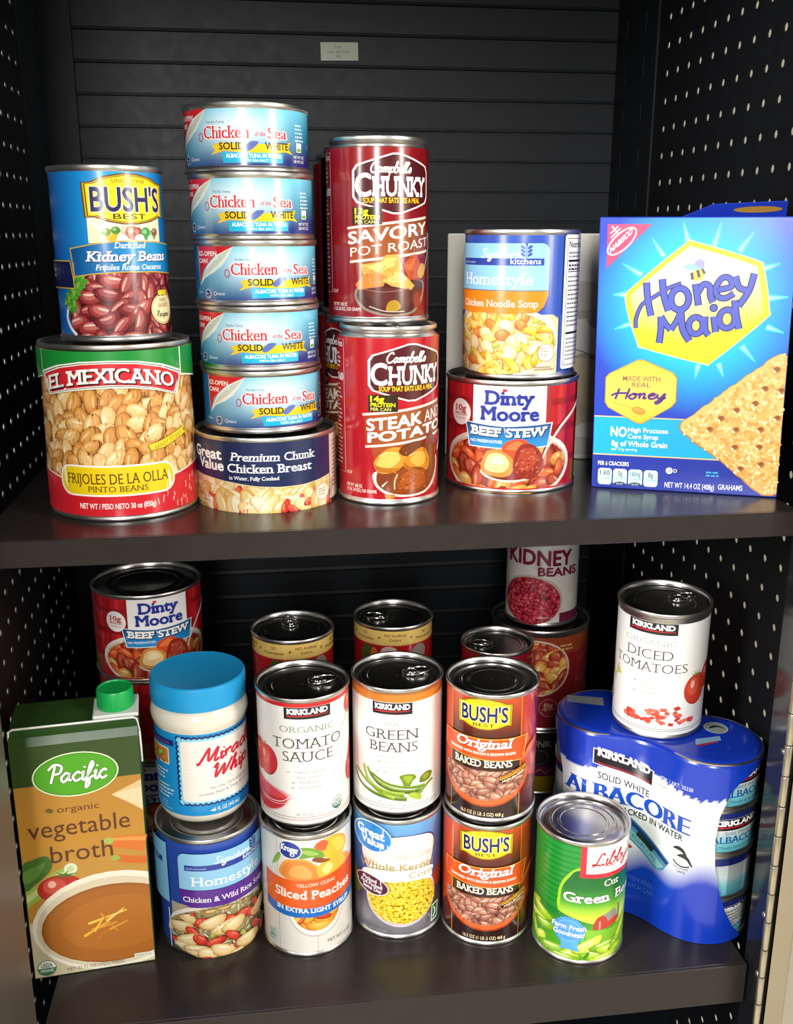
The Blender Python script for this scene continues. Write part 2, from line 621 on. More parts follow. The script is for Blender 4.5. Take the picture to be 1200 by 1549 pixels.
        self.put(sh(1.0, 0, 0), mixh(base, dark, .25), step=2e-6)
        self.put(sh(0.84, -0.05 * W, 0.12 * W), base, step=2e-6)
        self.put(sh(0.60, -0.12 * W, 0.24 * W), mixh(base, light, .35), step=2e-6)
        sg = 1 if c >= 0 else -1
        hl = []
        for i in range(10):
            x, y = L * .48 * math.cos(2 * PI * i / 10) - .1 * L, W * .17 * math.sin(2 * PI * i / 10) + .42 * W * sg
            y += bend * (x / L) ** 2 * W
            hl.append((u + x * c - y * s, v + x * s + y * c))
        self.put([hl] if not bend else [[hl[i] for i in t] for t in tessellate_polygon([[Vector((a, b, 0)) for a, b in hl]])], light, step=2e-6)
        return self
    def scatter(self, u0, v0, u1, v1, n, fn, inside=None):
        r = self.rnd
        a = (u1 - u0) * (v1 - v0)
        d = math.sqrt(a / n)
        pts = []
        j = 0
        y = v1
        while y > v0 - d / 2:
            xx = u0 + (j % 2) * d / 2
            while xx < u1 + d / 2:
                pts.append((xx + r.uniform(-.33, .33) * d, y + r.uniform(-.33, .33) * d))
                xx += d
            y -= d * 0.87
            j += 1
        for p in pts:
            if inside is None or inside(*p):
                fn(p[0], p[1], r)
        return self
    def micro(self, u, v, w, lines, h, gap, col, al='l', seed=1):
        """rows of print too small to read: short dashes, one per word"""
        r = random.Random(seed)
        for k in range(lines):
            x = 0
            ww = w * r.uniform(.7, 1)
            q = []
            while x < ww:
                l = r.uniform(1.2, 3.4) * h
                q.append([(u + x, v - k * gap), (u + min(x + l, ww), v - k * gap), (u + min(x + l, ww), v - k * gap + h), (u + x, v - k * gap + h)])
                x += l + .6 * h
            self.put(q, col)
        return self
    def build(self, mat, parent, base_label='label'):
        root = None
        for name in sorted(self.g, key=lambda n: n != 'label'):
            V, F, C, N = self.g[name]
            me = bpy.data.meshes.new(name)
            me.from_pydata(V, [], F)
            at = me.color_attributes.new('Col', 'FLOAT_COLOR', 'POINT')
            at.data.foreach_set('color', [x for c in C for x in (c[0], c[1], c[2], 1.0)])
            me.shade_smooth()
            me.normals_split_custom_set_from_vertices(N)
            me.materials.append(mat)
            o = link(base_label if name == 'label' else name, me, None, parent if root is None else root)
            if root is None:
                root = o
        return root

def mixh(a, b, t):
    a, b = a.lstrip('#'), b.lstrip('#')
    return '#' + ''.join('%02x' % int(round(int(a[i:i + 2], 16) * (1 - t) + int(b[i:i + 2], 16) * t)) for i in (0, 2, 4))

def grad(stops, axis=1):
    """linear-light gradient along u (0) or v (1); stops: [(pos, hex), ...]"""
    P = [s[0] for s in stops]
    K = np.array([lin(s[1]) for s in stops])
    def f(u, v):
        t = (u, v)[axis]
        return tuple(float(np.interp(t, P, K[:, j])) for j in range(3))
    return f

# ------------------------------------------------------------------ the locker: walls, shelves, posts, hinge
XL, XR, YB, YF = -0.2165, 0.402, 1.147, 0.628
ZCEIL, ZFLOOR = Z0 + 0.275, Z0 - 0.80

def perforated(x, y0, y1, z0, z1, hy, hz, pitch, r, t, side):
    """upright sheet in the plane x, round holes centred on (hy+i*pitch, hz+k*pitch); t: sheet thickness"""
    g = Geo()
    ys = [y0] + [hy + pitch * (i + .5) for i in range(-60, 60) if y0 < hy + pitch * (i + .5) < y1] + [y1]
    zs = [z0] + [hz + pitch * (i + .5) for i in range(-60, 60) if z0 < hz + pitch * (i + .5) < z1] + [z1]
    for a, b in zip(ys, ys[1:]):
        for c, d in zip(zs, zs[1:]):
            cy = hy + pitch * round(((a + b) / 2 - hy) / pitch)
            cz = hz + pitch * round(((c + d) / 2 - hz) / pitch)
            ok = cy - r > a + .001 and cy + r < b - .001 and cz - r > c + .001 and cz + r < d - .001
            for k, xx in enumerate((x, x + side * t)):
                if not ok:
                    q = [(xx, a, c), (xx, b, c), (xx, b, d), (xx, a, d)]
                    g.add(q, [(0, 1, 2, 3)])
                    continue
                ring = [(xx, cy + r * math.cos(2 * PI * i / 12), cz + r * math.sin(2 * PI * i / 12)) for i in range(12)]
                out = []
                for i in range(12):
                    ca, sa = math.cos(2 * PI * i / 12), math.sin(2 * PI * i / 12)
                    m = max(abs(ca), abs(sa))
                    ey = cy + ca / m * ((b - cy) if ca > 0 else (cy - a))
                    ez = cz + sa / m * ((d - cz) if sa > 0 else (cz - c))
                    out.append((xx, ey, ez))
                # corners of the cell
                f = [(i, (i + 1) % 12, 12 + (i + 1) % 12, 12 + i) for i in range(12)]
                g.add(ring + out, f)
                for (sy, sz, i) in ((b, d, 1), (a, d, 4), (a, c, 7), (b, c, 10)):
                    g.add([out[i], out[i + 1], (xx, sy, sz)], [(0, 1, 2)])
            if ok:
                ra = [(x, cy + r * math.cos(2 * PI * i / 12), cz + r * math.sin(2 * PI * i / 12)) for i in range(12)]
                rb = [(x + side * t, p[1], p[2]) for p in ra]
                g.add(ra + rb, [(i, (i + 1) % 12, 12 + (i + 1) % 12, 12 + i) for i in range(12)])
    return g

structure('wall_right', mesh('wall_right', *(lambda g: (g.v, g.f))(perforated(XR, .64, 1.032, ZFLOOR, ZCEIL, 1.0037, Z0 + .0489, .02545, .0033, .0012, 1)), smooth=False), M_BLACKWALL)
structure('wall_left', mesh('wall_left', *(lambda g: (g.v, g.f))(perforated(XL, .626, 1.045, ZFLOOR, ZCEIL, 1.0300, Z0 - .0018, .02560, .0033, .0012, -1)), smooth=False), M_BLACKWALL)

# back panel of overlapping horizontal slats
prof, z = [], ZFLOOR
zg = Z0 + .0127
while zg > ZFLOOR:
    zg -= .0315
prof = [(YB, ZFLOOR)]
while zg < ZCEIL:
    if zg > ZFLOOR + .01:
        prof += [(YB, zg - .0016), (YB + .002, zg - .0012), (YB + .002, zg + .0004), (YB - .0006, zg + .0010), (YB, zg + .004)]
    zg += .0315
prof.append((YB, ZCEIL))
g = Geo()
for y, z in prof:
    g.v += [(XL - .002, y, z), (XR + .002, y, z)]
g.f = [(2 * i, 2 * i + 1, 2 * i + 3, 2 * i + 2) for i in range(len(prof) - 1)]
structure('wall_back', mesh('wall_back', g.v, g.f, smooth=False), M_BLACK)
g = Geo().box(XL - .002, XR + .002, .60, YB + .005, ZCEIL, ZCEIL + .02)
structure('ceiling', mesh('ceiling', g.v, g.f, False), M_BLACK)
g = Geo().box(XL - .002, XR + .002, .60, YB + .005, ZFLOOR - .02, ZFLOOR)
structure('floor', mesh('floor', g.v, g.f, False), M_BLACK)

def slotted(x, y0, y1, ycols, side):
    """punched upright along a side wall: plate with pairs of tall slots"""
    g = Geo()
    zs, z = [], Z0 + .175
    while z > ZFLOOR + .05:
        z -= .0436
    z += .0436
    while z < ZCEIL - .03:
        zs.append((z - .019, z))
        z += .0436
    ys = [y0]
    for c in ycols:
        ys += [c - .0018, c + .0018]
    ys.append(y1)
    zz = [ZFLOOR] + [q for p in zs for q in p] + [ZCEIL]
    for i in range(len(ys) - 1):
        for k in range(len(zz) - 1):
            if i % 2 and k % 2:
                continue
            g.box(min(x, x + side * .002), max(x, x + side * .002), ys[i], ys[i + 1], zz[k], zz[k + 1])
    return g

structure('trim_right_rear_upright', mesh('u', *(lambda g: (g.v, g.f))(slotted(XR, 1.030, YB, (1.0615, 1.1155), -1)), smooth=False), M_BLACK)
structure('trim_left_rear_upright', mesh('u', *(lambda g: (g.v, g.f))(slotted(XL, 1.044, YB, (1.085, 1.125), 1)), smooth=False), M_BLACK)
g = Geo().box(XR, XR + .003, 1.03, YB + .004, ZFLOOR, ZCEIL)
structure('trim_right_channel', mesh('u', g.v, g.f, False), M_BLACKWALL)
g = Geo().box(XL - .003, XL, 1.043, YB + .004, ZFLOOR, ZCEIL)
structure('trim_left_channel', mesh('u', g.v, g.f, False), M_BLACKWALL)
g = Geo().bbox(XL, XL + .034, 1.1415, YB - .0015, ZFLOOR, ZCEIL, .0008)
structure('trim_left_back_flange', mesh('u', g.v, g.f, False), M_BLACK)
g = Geo().bbox(XL - .004, -.1812, .50, .6255, ZFLOOR, ZCEIL, .002)
structure('trim_left_front_post', mesh('u', g.v, g.f, False), M_POST)
g = Geo().bbox(.3745, .3945, .6125, .640, ZFLOOR, ZCEIL, .0015)
structure('trim_right_front_post', mesh('u', g.v, g.f, False), M_GLOSSBLACK)
# room beyond the locker
g = Geo().box(1.55, 1.57, -1.5, 5.5, 0, 2.6)
structure('wall_right_room', mesh('u', g.v, g.f, False), M_ROOM)

g = Geo().box(-3.0, 1.56, -3.0, 5.5, -.02, 0)
structure('floor_room', mesh('u', g.v, g.f, False), material('pale_floor_tile', '#c4bba6', rough=.5, noise=.08, scale=6))

def shelf(label, zt, t, x0, x1):
    o = thing('shelf_board', label, 'shelf', (0, 0, zt), group=None)
    g = Geo().bbox(x0, x1, YF, YF + .003, -t, 0, .0006)
    g.build('front_lip', M_SHELF, o, smooth=False)
    g = Geo().bbox(x0, x1, YF + .003, YB - .006, -.004, 0, .0005)
    g.build('board', M_SHELF, o, smooth=False)
    for a, b in ((XL + .0025, x0), (x1, XR - .0025)):
        g = Geo().box(a, b, 1.05, 1.13, -.012, -.004)
        g.build('shelf_bracket', M_BLACK, o, smooth=False)
    return o
shelf('upper black metal shelf board carrying the tuna stack and cracker box', ZT, .018, -.186, .3735)
shelf('lower black metal shelf board with thicker front lip, under the broth carton', ZL, .0367, -.180, .3715)

# piano hinge and the door that is folded open at the right
dr = thing('locker_door', 'beige edge of the opened locker door with nickel piano hinge at right', 'door', (.3735, .6095, ZFLOOR + .005))
g = Geo()
z = 0
while z < ZCEIL - ZFLOOR - .03:
    g.add(*(lambda q: (q.v, q.f))(Geo().lathe([(.0005, z), (.0026, z), (.0028, z + .0005), (.0028, z + .0238), (.0026, z + .0243), (.0005, z + .0243)], 14)))
    z += .0255
g.build('hinge', M_HINGE, dr, angle=50)
g = Geo()
d = Vector((.547, .837, 0))
n = Vector((.837, -.547, 0))
p0 = Vector((.0052, -.0025, 0))
vv = []
for s in (0, .33):
    for w in (0, .0125):
        for zz in (0, ZCEIL - ZFLOOR - .03):
            vv.append(tuple(p0 + d * s + n * w + Vector((0, 0, zz))))
g.add(vv, [(0, 1, 3, 2), (4, 6, 7, 5), (0, 4, 5, 1), (2, 3, 7, 6), (0, 2, 6, 4), (1, 5, 7, 3)])
g.build('door_leaf', M_DOOR, dr, smooth=False)
for zz in (Z0 - .372, Z0 - .515, Z0 - .57):
    g = Geo().lathe([(.0001, .0016), (.0018, .0013), (.0026, .0004), (.0027, 0)], 14)
    o = g.build('screw', M_HINGE, dr, label='bright hinge screw')
    o.location = (.0012, .0075, zz - ZFLOOR - .005)
    o.rotation_euler = (0, -PI / 2, 0)

# paper sticker on the back panel
st = thing('paper_sticker', 'small pale printed sticker on the black slatted back panel', 'sticker', (.0925, YB - .002, Z0 + .1865))
A = Art(Flat())
A.rect(-20, -9, 20, 9, '#b9c0a6')
A.G('lettering')
A.text('Top', -2, 3.2, 2.6, '#5a6055', w=7).text('Upper Back Panel', -1, -1.4, 2.4, '#50564c', w=24).text('(B)', -1, -5.6, 2.4, '#50564c', w=5)
A.build(M_PRINT, st, 'paper').rotation_euler = (0, 0, 0)
st.rotation_euler = (0, R_(-1), 0)

# ------------------------------------------------------------------ cans
def pull_tab(parent, R, h, rot):
    """ring-pull lying on the lid, ring towards local +x turned by rot"""
    g = Geo()
    k = R / .0381
    L = .0118 * k
    path = []
    for i in range(28):
        a = 2 * PI * i / 28
        path.append((L * math.cos(a) * (1.0 if math.cos(a) > 0 else .9), .0068 * k * math.sin(a) * (1 - .12 * math.cos(a)), .0016 + .0007 * math.cos(a)))
    g.tube(path, .0010 * k, 8, True)
    inner = [(-.0035 * k + .0046 * k * math.cos(2 * PI * i / 18), .0044 * k * math.sin(2 * PI * i / 18), .0016) for i in range(18)]
    g.tube(inner, .0007 * k, 6, True)
    g.add(*(lambda q: ([(v[0] - .0060 * k, v[1], v[2]) for v in q.v], q.f))(Geo().lathe([(.0001, .0024), (.0012, .0024), (.0020, .0016), (.0024, .0004)], 14)))
    o = g.build('pull_tab', M_TAB, parent, angle=60)
    c, s = math.cos(rot), math.sin(rot)
    o.location = (c * (R * .42), s * (R * .42), h - .0042)
    o.rotation_euler = (0, 0, rot)
    return o

def can_body(t, R, h, lid='ring', tab=0.0, neck=0.0, foot=0.0, ribs=False):
    r = R - .0011
    rt, rb = R - neck, R - foot
    p = [(.001, .0035), (rb - .006, .0035), (rb - .0035, .003), (rb - .0022, .0004), (rb - .0012, 0), (rb - .0003, .0003), (rb, .001), (rb, .0026), (rb - .0007, .0033)]
    p += [(rb - .0011, .0042)] + ([(r - foot * .3, .0075), (r, .0105)] if foot else [])
    if neck:
        p += [(r, h - .012), (r - neck * .3, h - .0085), (rt - .0022, h - .0055), (rt - .0018, h - .0042)]
    else:
        p += [(r, h - .0042)]
    p += [(rt - .0005, h - .0034), (rt, h - .0027), (rt, h - .0008), (rt - .0004, h - .0001), (rt - .0012, h), (rt - .0019, h - .0005), (rt - .0024, h - .0030)]
    Geo().lathe(p).build('can_body', M_TIN, t, angle=50)
    a = rt - .0024
    q = [(a, h - .0030), (a - .0003, h - .0046), (a - .0015, h - .0054), (a - .0030, h - .0050), (a - .0040, h - .0044)]
    if lid == 'ring':
        b = a - .0040
        q += [(b * .86, h - .0043), (b * .84, h - .0037), (b * .80, h - .0037), (b * .78, h - .0043), (b * .66, h - .0043), (b * .64, h - .0037), (b * .60, h - .0037), (b * .58, h - .0043), (.0005, h - .0042)]
    else:
        q += [(a - .0052, h - .0044), (a - .0058, h - .0050), (a - .0064, h - .0044), (a * .70, h - .0043), (a * .68, h - .0049), (.0005, h - .0049)]
    L = Geo().lathe(q).build('lid', M_LID, t, angle=40)
    if lid == 'tab':
        pull_tab(L, R, h, tab)

def put_can(name, label, pos, R, h, art, cat='can', group=None, mat=None, turn=0.0, tilt=None, **kw):
    x, y, z = pos
    rz = math.atan2(-y, -x) + PI / 2 + turn / (R * 1000)
    t = thing(name, label, cat, (x, y, z), rz, group)
    if 'tab' in kw:
        kw['tab'] = kw['tab'] - rz
    can_body(t, R, h, **kw)
    A = Art(Cyl(R - .0011))
    art(A)
    A.build(mat or M_PRINT, t)
    return t

# ------------------------------------------------------------------ label artwork (mm: u across from the middle, v up from the base)
FULL = 140

def ring(c, ru, rv, n=40, a0=0, a1=360):
    return [(c[0] + ru * math.cos(R_(a0 + (a1 - a0) * i / n)), c[1] + rv * math.sin(R_(a0 + (a1 - a0) * i / n))) for i in range(n + (a1 - a0 != 360))]

def badge(A, cu, cv, w, h):
    """yellow crest with a dark rim and the maker's name"""
    base = [(-31, 10.5), (-25, 10.9), (-17, 14.2), (-5, 16.3), (5, 16.3), (17, 14.2), (25, 10.9), (31, 10.5), (30, -11.5), (25, -11), (15, -14), (5, -15.6), (-5, -15.6), (-15, -14), (-24, -11), (-30, -11.5)]
    k, l = w / 62, h / 32
    A.G('logo')
    for s, c in ((1.0, '#5d4410'), (.965, '#d8a81c'), (.93, '#5d4410'), (.905, '#f6dd16')):
        A.poly([(cu + a * k * s, cv + b * l * (s if s == 1 else s - .02)) for a, b in base], c)
    A.otext("BUSH'S", cu, cv - 7.2 * l, 14.5 * l, '#1b1f55', '#efe7c8', .035, .022, w=50 * k)
    A.text('BEST', cu, cv - 12.2 * l, 3.3 * l, '#4a3a14', w=23 * k, bold=.01)
    A.text('SINCE 1908', cu, cv + 10.6 * l, 2.4 * l, '#8a6a18', w=23 * k, arc=-.004 / k)

def bean_mix(cols, L, W, bend=.5):
    def f(u, v, r):
        b, d, l = r.choice(cols)
        f.A.bean(u, v, L * r.uniform(.85, 1.15), W * r.uniform(.85, 1.12), r.uniform(0, 180), b, d, l, r.uniform(-bend, bend) if bend else 0)
    return f

def art_kidney(A):
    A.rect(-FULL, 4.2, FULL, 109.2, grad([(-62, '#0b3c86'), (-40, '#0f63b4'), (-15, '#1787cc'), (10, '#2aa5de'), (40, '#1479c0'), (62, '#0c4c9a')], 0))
    A.G('picture')
    A.rect(-14, 64, 39, 80, '#f4ecc0')
    for i in range(14):
        A.poly([(12, 60), (12 + 30 * math.cos(R_(12 + 12 * i)), 62 + 30 * math.sin(R_(12 + 12 * i))), (12 + 30 * math.cos(R_(17 + 12 * i)), 62 + 30 * math.sin(R_(17 + 12 * i)))], '#fbf8e4') if 40 < 12 + 12 * i < 150 else None
    for u, v, a, b, c in ((1, 69, 4.5, 4, '#e3b321'), (4, 72, 3, 2.5, '#4d8a2c'), (-2, 71, 3, 2.5, '#6f9a35'), (11, 71.5, 4, 3.5, '#d7b796'), (15, 70.5, 5, 4.5, '#b8563c'), (19, 70, 3.5, 4, '#a8362e'), (25, 70, 4.2, 4, '#3f9a3c'), (31, 69, 3.4, 3, '#6fa03d'), (33, 71, 3, 2.5, '#8a5a3a'), (8, 67, 3.6, 2.6, '#f0eee6'), (20, 67, 3.6, 2.6, '#f4f2ea'), (29, 67, 2.6, 2, '#efe6da')):
        A.ell(u, v, a, b, c)
        A.ell(u - a * .25, v + b * .3, a * .45, b * .4, mixh(c, '#ffffff', .4))
    A.G('logo')
    badge(A, 14.5, 91.3, 62, 32)
    A.G('picture')
    fill = [(-30, 43), (-20, 44), (0, 46), (60, 46), (60, 4.3), (-28, 4.3), (-34, 14), (-34, 28)]
    A.poly(fill, '#5e1518')
    A.clip = [(-33, 4.3), (60, 4.3), (60, 46), (-12, 46), (-30, 30)]
    f = bean_mix([('#8e2a2c', '#4a0f12', '#e8b5a8'), ('#a33a38', '#571416', '#efc3b4'), ('#7d2025', '#400c10', '#d99a90')], 9.6, 4.5, .7)
    f.A = A
    A.scatter(-34, 3, 60, 46, 40, f)
    A.clip = None
    A.curve([(-33, 24), (-36, 16), (-33, 9), (-28, 4.4)], 2.2, '#e9eef2')
    for u, v, s in ((-22, 40, 6), (-26, 35, 6), (-30, 29, 6), (-30, 23, 5), (-24, 42, 4), (-34, 26, 4)):
        for k in range(7):
            a = k * 51
            A.ell(u + s * .5 * math.cos(R_(a)), v + s * .5 * math.sin(R_(a)), s * .5, s * .26, ('#4f9a2e', '#79b83e', '#3c7f28')[k % 3], a)
    A.G('banner')
    band = [(-28, 60.8), (-10, 64), (6, 65.6), (30, 65.2), (60, 62.2), (60, 42.3), (30, 44.8), (6, 45.2), (-12, 44), (-26, 42.1)]
    A.poly(band, '#c9a43a')
    inn = [(-27, 60.1), (-10, 63.2), (6, 64.8), (30, 64.4), (60, 61.4), (60, 43.1), (30, 45.6), (6, 46), (-12, 44.8), (-25.2, 43)]
    A.poly(inn, grad([(-28, '#0d4a8c'), (10, '#1a86c4'), (30, '#1f97d2'), (58, '#0d5aa0')], 0))
    A.poly([(-64, 53), (-28.4, 53), (-26.4, 42.3), (-26, 34.6), (-64, 34.6)], '#c9a43a')
    A.poly([(-64, 52.2), (-29, 52.2), (-27.3, 42), (-26.8, 35.4), (-64, 35.4)], '#10184a')
    A.G('lettering')
    A.micro(-54, 46, 8, 2, 1.6, 3.6, '#aeb6d0')
    A.text('Dark Red', 12.5, 60.8, 3.6, '#ffffff', w=21, bold=.012, serif=.05, ital=.22)
    A.text('Kidney Beans', 13, 52.2, 6.0, '#0c2d5c', w=58, bold=.04, serif=.06, ital=.22)
    A.text('Kidney Beans', 12.6, 52.6, 6.0, '#ffffff', w=58, bold=.022, serif=.06, ital=.22)
    A.text('Frijoles Rojos Oscuros', 13, 47.0, 3.3, '#ffffff', w=47, bold=.012, serif=.05, ital=.2)
    A.G('seal')
    A.ell(37, 20.5, 12.6, 11, '#4a3a10').ell(37, 20.5, 12.2, 10.5, '#f1e3a0').ell(37, 20.5, 11.4, 9.7, '#5a4a18').ell(37, 20.5, 11.1, 9.4, '#f6ecb4')
    A.rrect(31, 29, 42, 33.5, 1.5, '#5d4410').rrect(31.6, 29.6, 41.4, 32.9, 1.2, '#e9cf2a')
    A.text('FAMILY', 37, 25, 2.6, '#a2382a', w=9, bold=.015).text('FAVORITE', 37, 21.4, 2.6, '#a2382a', w=11.5, bold=.015)
    A.script('Recipes', 28.8, 15.2, 2.0, '#231a14', w=14, sw=.25)

def art_pinto(A):
    A.rect(-FULL * 1.3, 4.2, FULL * 1.3, 115.2, '#c99a5c')
    A.G('picture')
    cols = [('#e0ac60', '#80491c', '#f6dfb4'), ('#d59448', '#744018', '#eec88c'), ('#eabf7c', '#935e28', '#f9e6c0'), ('#c8853a', '#6c3a12', '#e6ba7c')]
    f = bean_mix(cols, 8.6, 5.4, 0)
    f.A = A
    A.scatter(-84, 20, 84, 97, 150, f)
    A.G('band')
    A.poly([(-FULL, 92), (-77, 93), (-57, 97.5), (-57, 115.2), (-FULL, 115.2)], '#f3efe0')
    A.poly([(FULL, 91), (77, 91.5), (46, 96), (46, 115.2), (FULL, 115.2)], '#f3efe0')
    A.poly([(-FULL, 93), (-77, 94), (-54, 98.6), (45, 97.4), (77, 92.6), (FULL, 92), (FULL, 115.2), (-FULL, 115.2)], '#178a35')
    low = [(-90, 36), (-68, 33.4), (-46, 30), (-20, 27), (0, 26.5), (20, 27.2), (38, 29.8), (62, 33.8), (90, 37)]
    A.poly(low + [(90, 4.2), (-90, 4.2)], '#f6ecdc')
    A.poly([(u, v - 1.1) for u, v in low] + [(90, 4.2), (-90, 4.2)], '#cf1f2a')
    A.rect(-FULL * 1.3, 4.2, -90, 36, '#cf1f2a').rect(90, 4.2, FULL * 1.3, 36, '#cf1f2a')
    r = A.rnd
    for k in range(26):
        u, v = r.uniform(20, 62), r.uniform(4.6, 24)
        A.curve([(u, v), (u + r.uniform(-.6, .6), v + r.uniform(.8, 2)), (u + r.uniform(-.8, .8), v + r.uniform(2, 5))], r.uniform(.25, .6), '#f2dfd8', n=3)
    A.G('logo')
    pan = [(-57, 101), (-40, 106), (-23, 108.6), (-5, 109.4), (13, 108.6), (30, 105.4), (47, 99.5), (44, 91), (41, 83.5), (24, 88.4), (10, 90.7), (-5, 91.4), (-20, 90.5), (-36, 88.4), (-50, 85.3), (-53, 93)]
    def shr(p, k, l):
        return [(-5 + (u + 5) * k, v - l * (1 if i < 7 else -1) * (1 if i not in (7, 15) else 0)) for i, (u, v) in enumerate(p)]
    A.poly(pan, '#f4f1e6').poly(shr(pan, .975, .9), '#23613a').poly(shr(pan, .962, 1.4), '#f4f1e6').poly(shr(pan, .945, 2.0), '#cc2430')
    for du, dv, c, b in ((.8, -.8, '#3a0d10', .03), (0, 0, '#f8f4ea', .016)):
        A.text('EL MEXICANO', -5.5 + du, 95.0 + dv, 9.2, c, w=88, bold=b, serif=.07, sth=.09, arc=-.0031, smear=.012)
    A.G('banner')
    A.rrect(-45.5, 18, 34.5, 39.5, 9, '#f8f4e6').rrect(-44.2, 19.3, 33.2, 38.2, 8, '#eccb10')
    A.G('lettering')
    A.text('FRIJOLES DE LA OLLA', -5, 26.6, 7.0, '#5e3212', w=69, serif=.05, smear=.01)
    A.text('PINTO BEANS', -5, 21.2, 3.8, '#5e3212', w=39, serif=.05, bold=.004)
    A.text('NET WT / PESO NETO 30 oz (850g)', -6, 9.4, 3.6, '#fff6ee', w=50, bold=.02)
    A.G('banner')
    A.poly([(16, 52), (25, 54), (36, 58), (48, 62), (46, 58), (50, 57), (38, 52.5), (27, 48.5), (18, 47.4)], '#a8841a')
    A.poly([(16.6, 51.6), (25, 53.4), (36, 57.4), (47, 61.2), (45, 57.6), (48.6, 56.8), (38, 53), (27, 49), (18.4, 48)], '#e9cf22')
    A.text('READY TO EAT', 32, 52, 2.6, '#7a6a20', w=22, rot=.36)

def art_tuna(A):
    def bg(u, v):
        t = min(1, max(0, (v - 4 - .10 * u) / 30))
        a = np.array(lin('#1a2c78')) * (1 - t) + np.array(lin('#34c0e4')) * t
        gl = math.exp(-((u - 4) / 30) ** 2 - ((v - 27) / 13) ** 2)
        rays = .5 + .5 * math.sin(math.atan2(v - 30, u - 8) * 9)
        a = a * (1 - .85 * gl) + np.array(lin('#f2fbfd')) * .85 * gl
        k = .22 * rays * t
        a = a * (1 - k) + np.array(lin('#c8f0f4')) * k
        return tuple(a)
    A.rect(-FULL, 3.6, FULL, 39.6, bg, rows=2.5)
    A.G('picture')
    A.poly([(-48.5, 39.6), (-15, 39.6), (-30, 33), (-42, 24), (-47.5, 14)], '#d3212c')
    A.poly([(-15, 39.6), (-28, 34), (-38, 26.5), (-44, 19), (-47.5, 13), (-41, 18.5), (-31, 22.5), (-24, 27), (-19, 33)], '#e9efe6')
    A.poly([(-15, 39.6), (-26, 33.6), (-36, 26), (-44, 18), (-36, 22), (-28, 27), (-21, 33)], '#c9d6c6')
    A.poly([(-72, 39.6), (-49.5, 39.6), (-48.8, 12), (-60, 3.6), (-72, 3.6)], '#1d6aa0')
    A.G('logo')
    A.text('Chicken', -1, 21, 7.6, '#fdfdfb', w=33, bold=.06, serif=.06)
    A.text('Chicken', -1, 21, 7.6, '#d42a36', w=32.5, bold=.008, serif=.05, smear=.02)
    A.text('of the', 22, 22.4, 2.8, '#d42a36', w=7, bold=.01, ital=.2)
    A.text('Sea', 34.5, 21, 7.0, '#fdfdfb', w=14.5, bold=.06, serif=.06)
    A.text('Sea', 34.5, 21, 7.0, '#d42a36', w=14, bold=.008, serif=.05, smear=.02)
    A.text('The Best Tasting', -8, 30.4, 1.5, '#4a6a88', w=13)
    A.G('banner')
    A.poly([(-11, 16.6), (-4, 18.6), (14, 17.6), (30, 17.4), (45, 19.2), (43, 15), (47, 11.6), (40, 13), (28, 11), (14, 11.2), (-2, 13.4), (-12, 10.6), (-8.6, 13.6)], '#f1c81c')
    A.blob([(11, 15), (16, 19), (21, 18.6), (17, 14.6), (13, 12.8)], '#5b6fb4')
    A.poly([(-3.5, 12.2), (38.5, 11.8), (38, 5.8), (-3, 5.6)], '#1fb4da')
    A.G('lettering')
    A.text('Solid'.upper(), 3, 14.0, 4.3, '#1b1a18', w=17, bold=.02, serif=.03)
    A.text('WHITE', 34, 14.2, 4.3, '#1b1a18', w=17.5, bold=.02, serif=.03)
    A.text('ALBACORE TUNA IN WATER', 18, 8.9, 2.4, '#ffffff', w=38, bold=.035)
    A.text('WITH SEA SALT', 18, 6.4, 1.5, '#ffffff', w=18, bold=.02)
    A.text('EZ-OPEN', -37.6, 33.4, 2.9, '#fff4ee', w=19, bold=.03).text('CAN!', -42, 28.6, 2.9, '#fff4ee', w=10.5, bold=.03)
    A.micro(50, 30, 10, 5, 1.1, 2.4, '#d6f2f6')
    A.text('NET WT 7 OZ', 54, 9.4, 1.8, '#f2f6fa', w=12, bold=.02).text('DR WT 5 OZ', 54, 6.6, 1.8, '#f2f6fa', w=12, bold=.02)
    A.rrect(51, 13.5, 57, 19.5, .6, '#f2f2ee').rect(51.6, 14, 56.4, 16, '#7ab648')
    A.G('seal')
    A.ell(-37.5, 8.2, 3.1, 3.1, '#cfd8e6').ell(-37.5, 8.2, 2.5, 2.5, '#24366e').stroke([(-39.4, 8.2), (-35.6, 8.2)], .9, '#cfd8e6')
    A.ell(-30.5, 8.4, 1.3, 1.3, '#dfe6f0').ell(-30.5, 8.4, .8, .8, '#24366e')
    A.text('PAREVE', -25.8, 7.4, 1.5, '#dfe6f0', w=6.5, bold=.02)
    A.micro(-50, 8.4, 7, 1, .9, 2, '#b8c4dc')
    A.stroke(ring((-20, 22), 1.8, 2.6, 14), .7, '#c04a78', True)

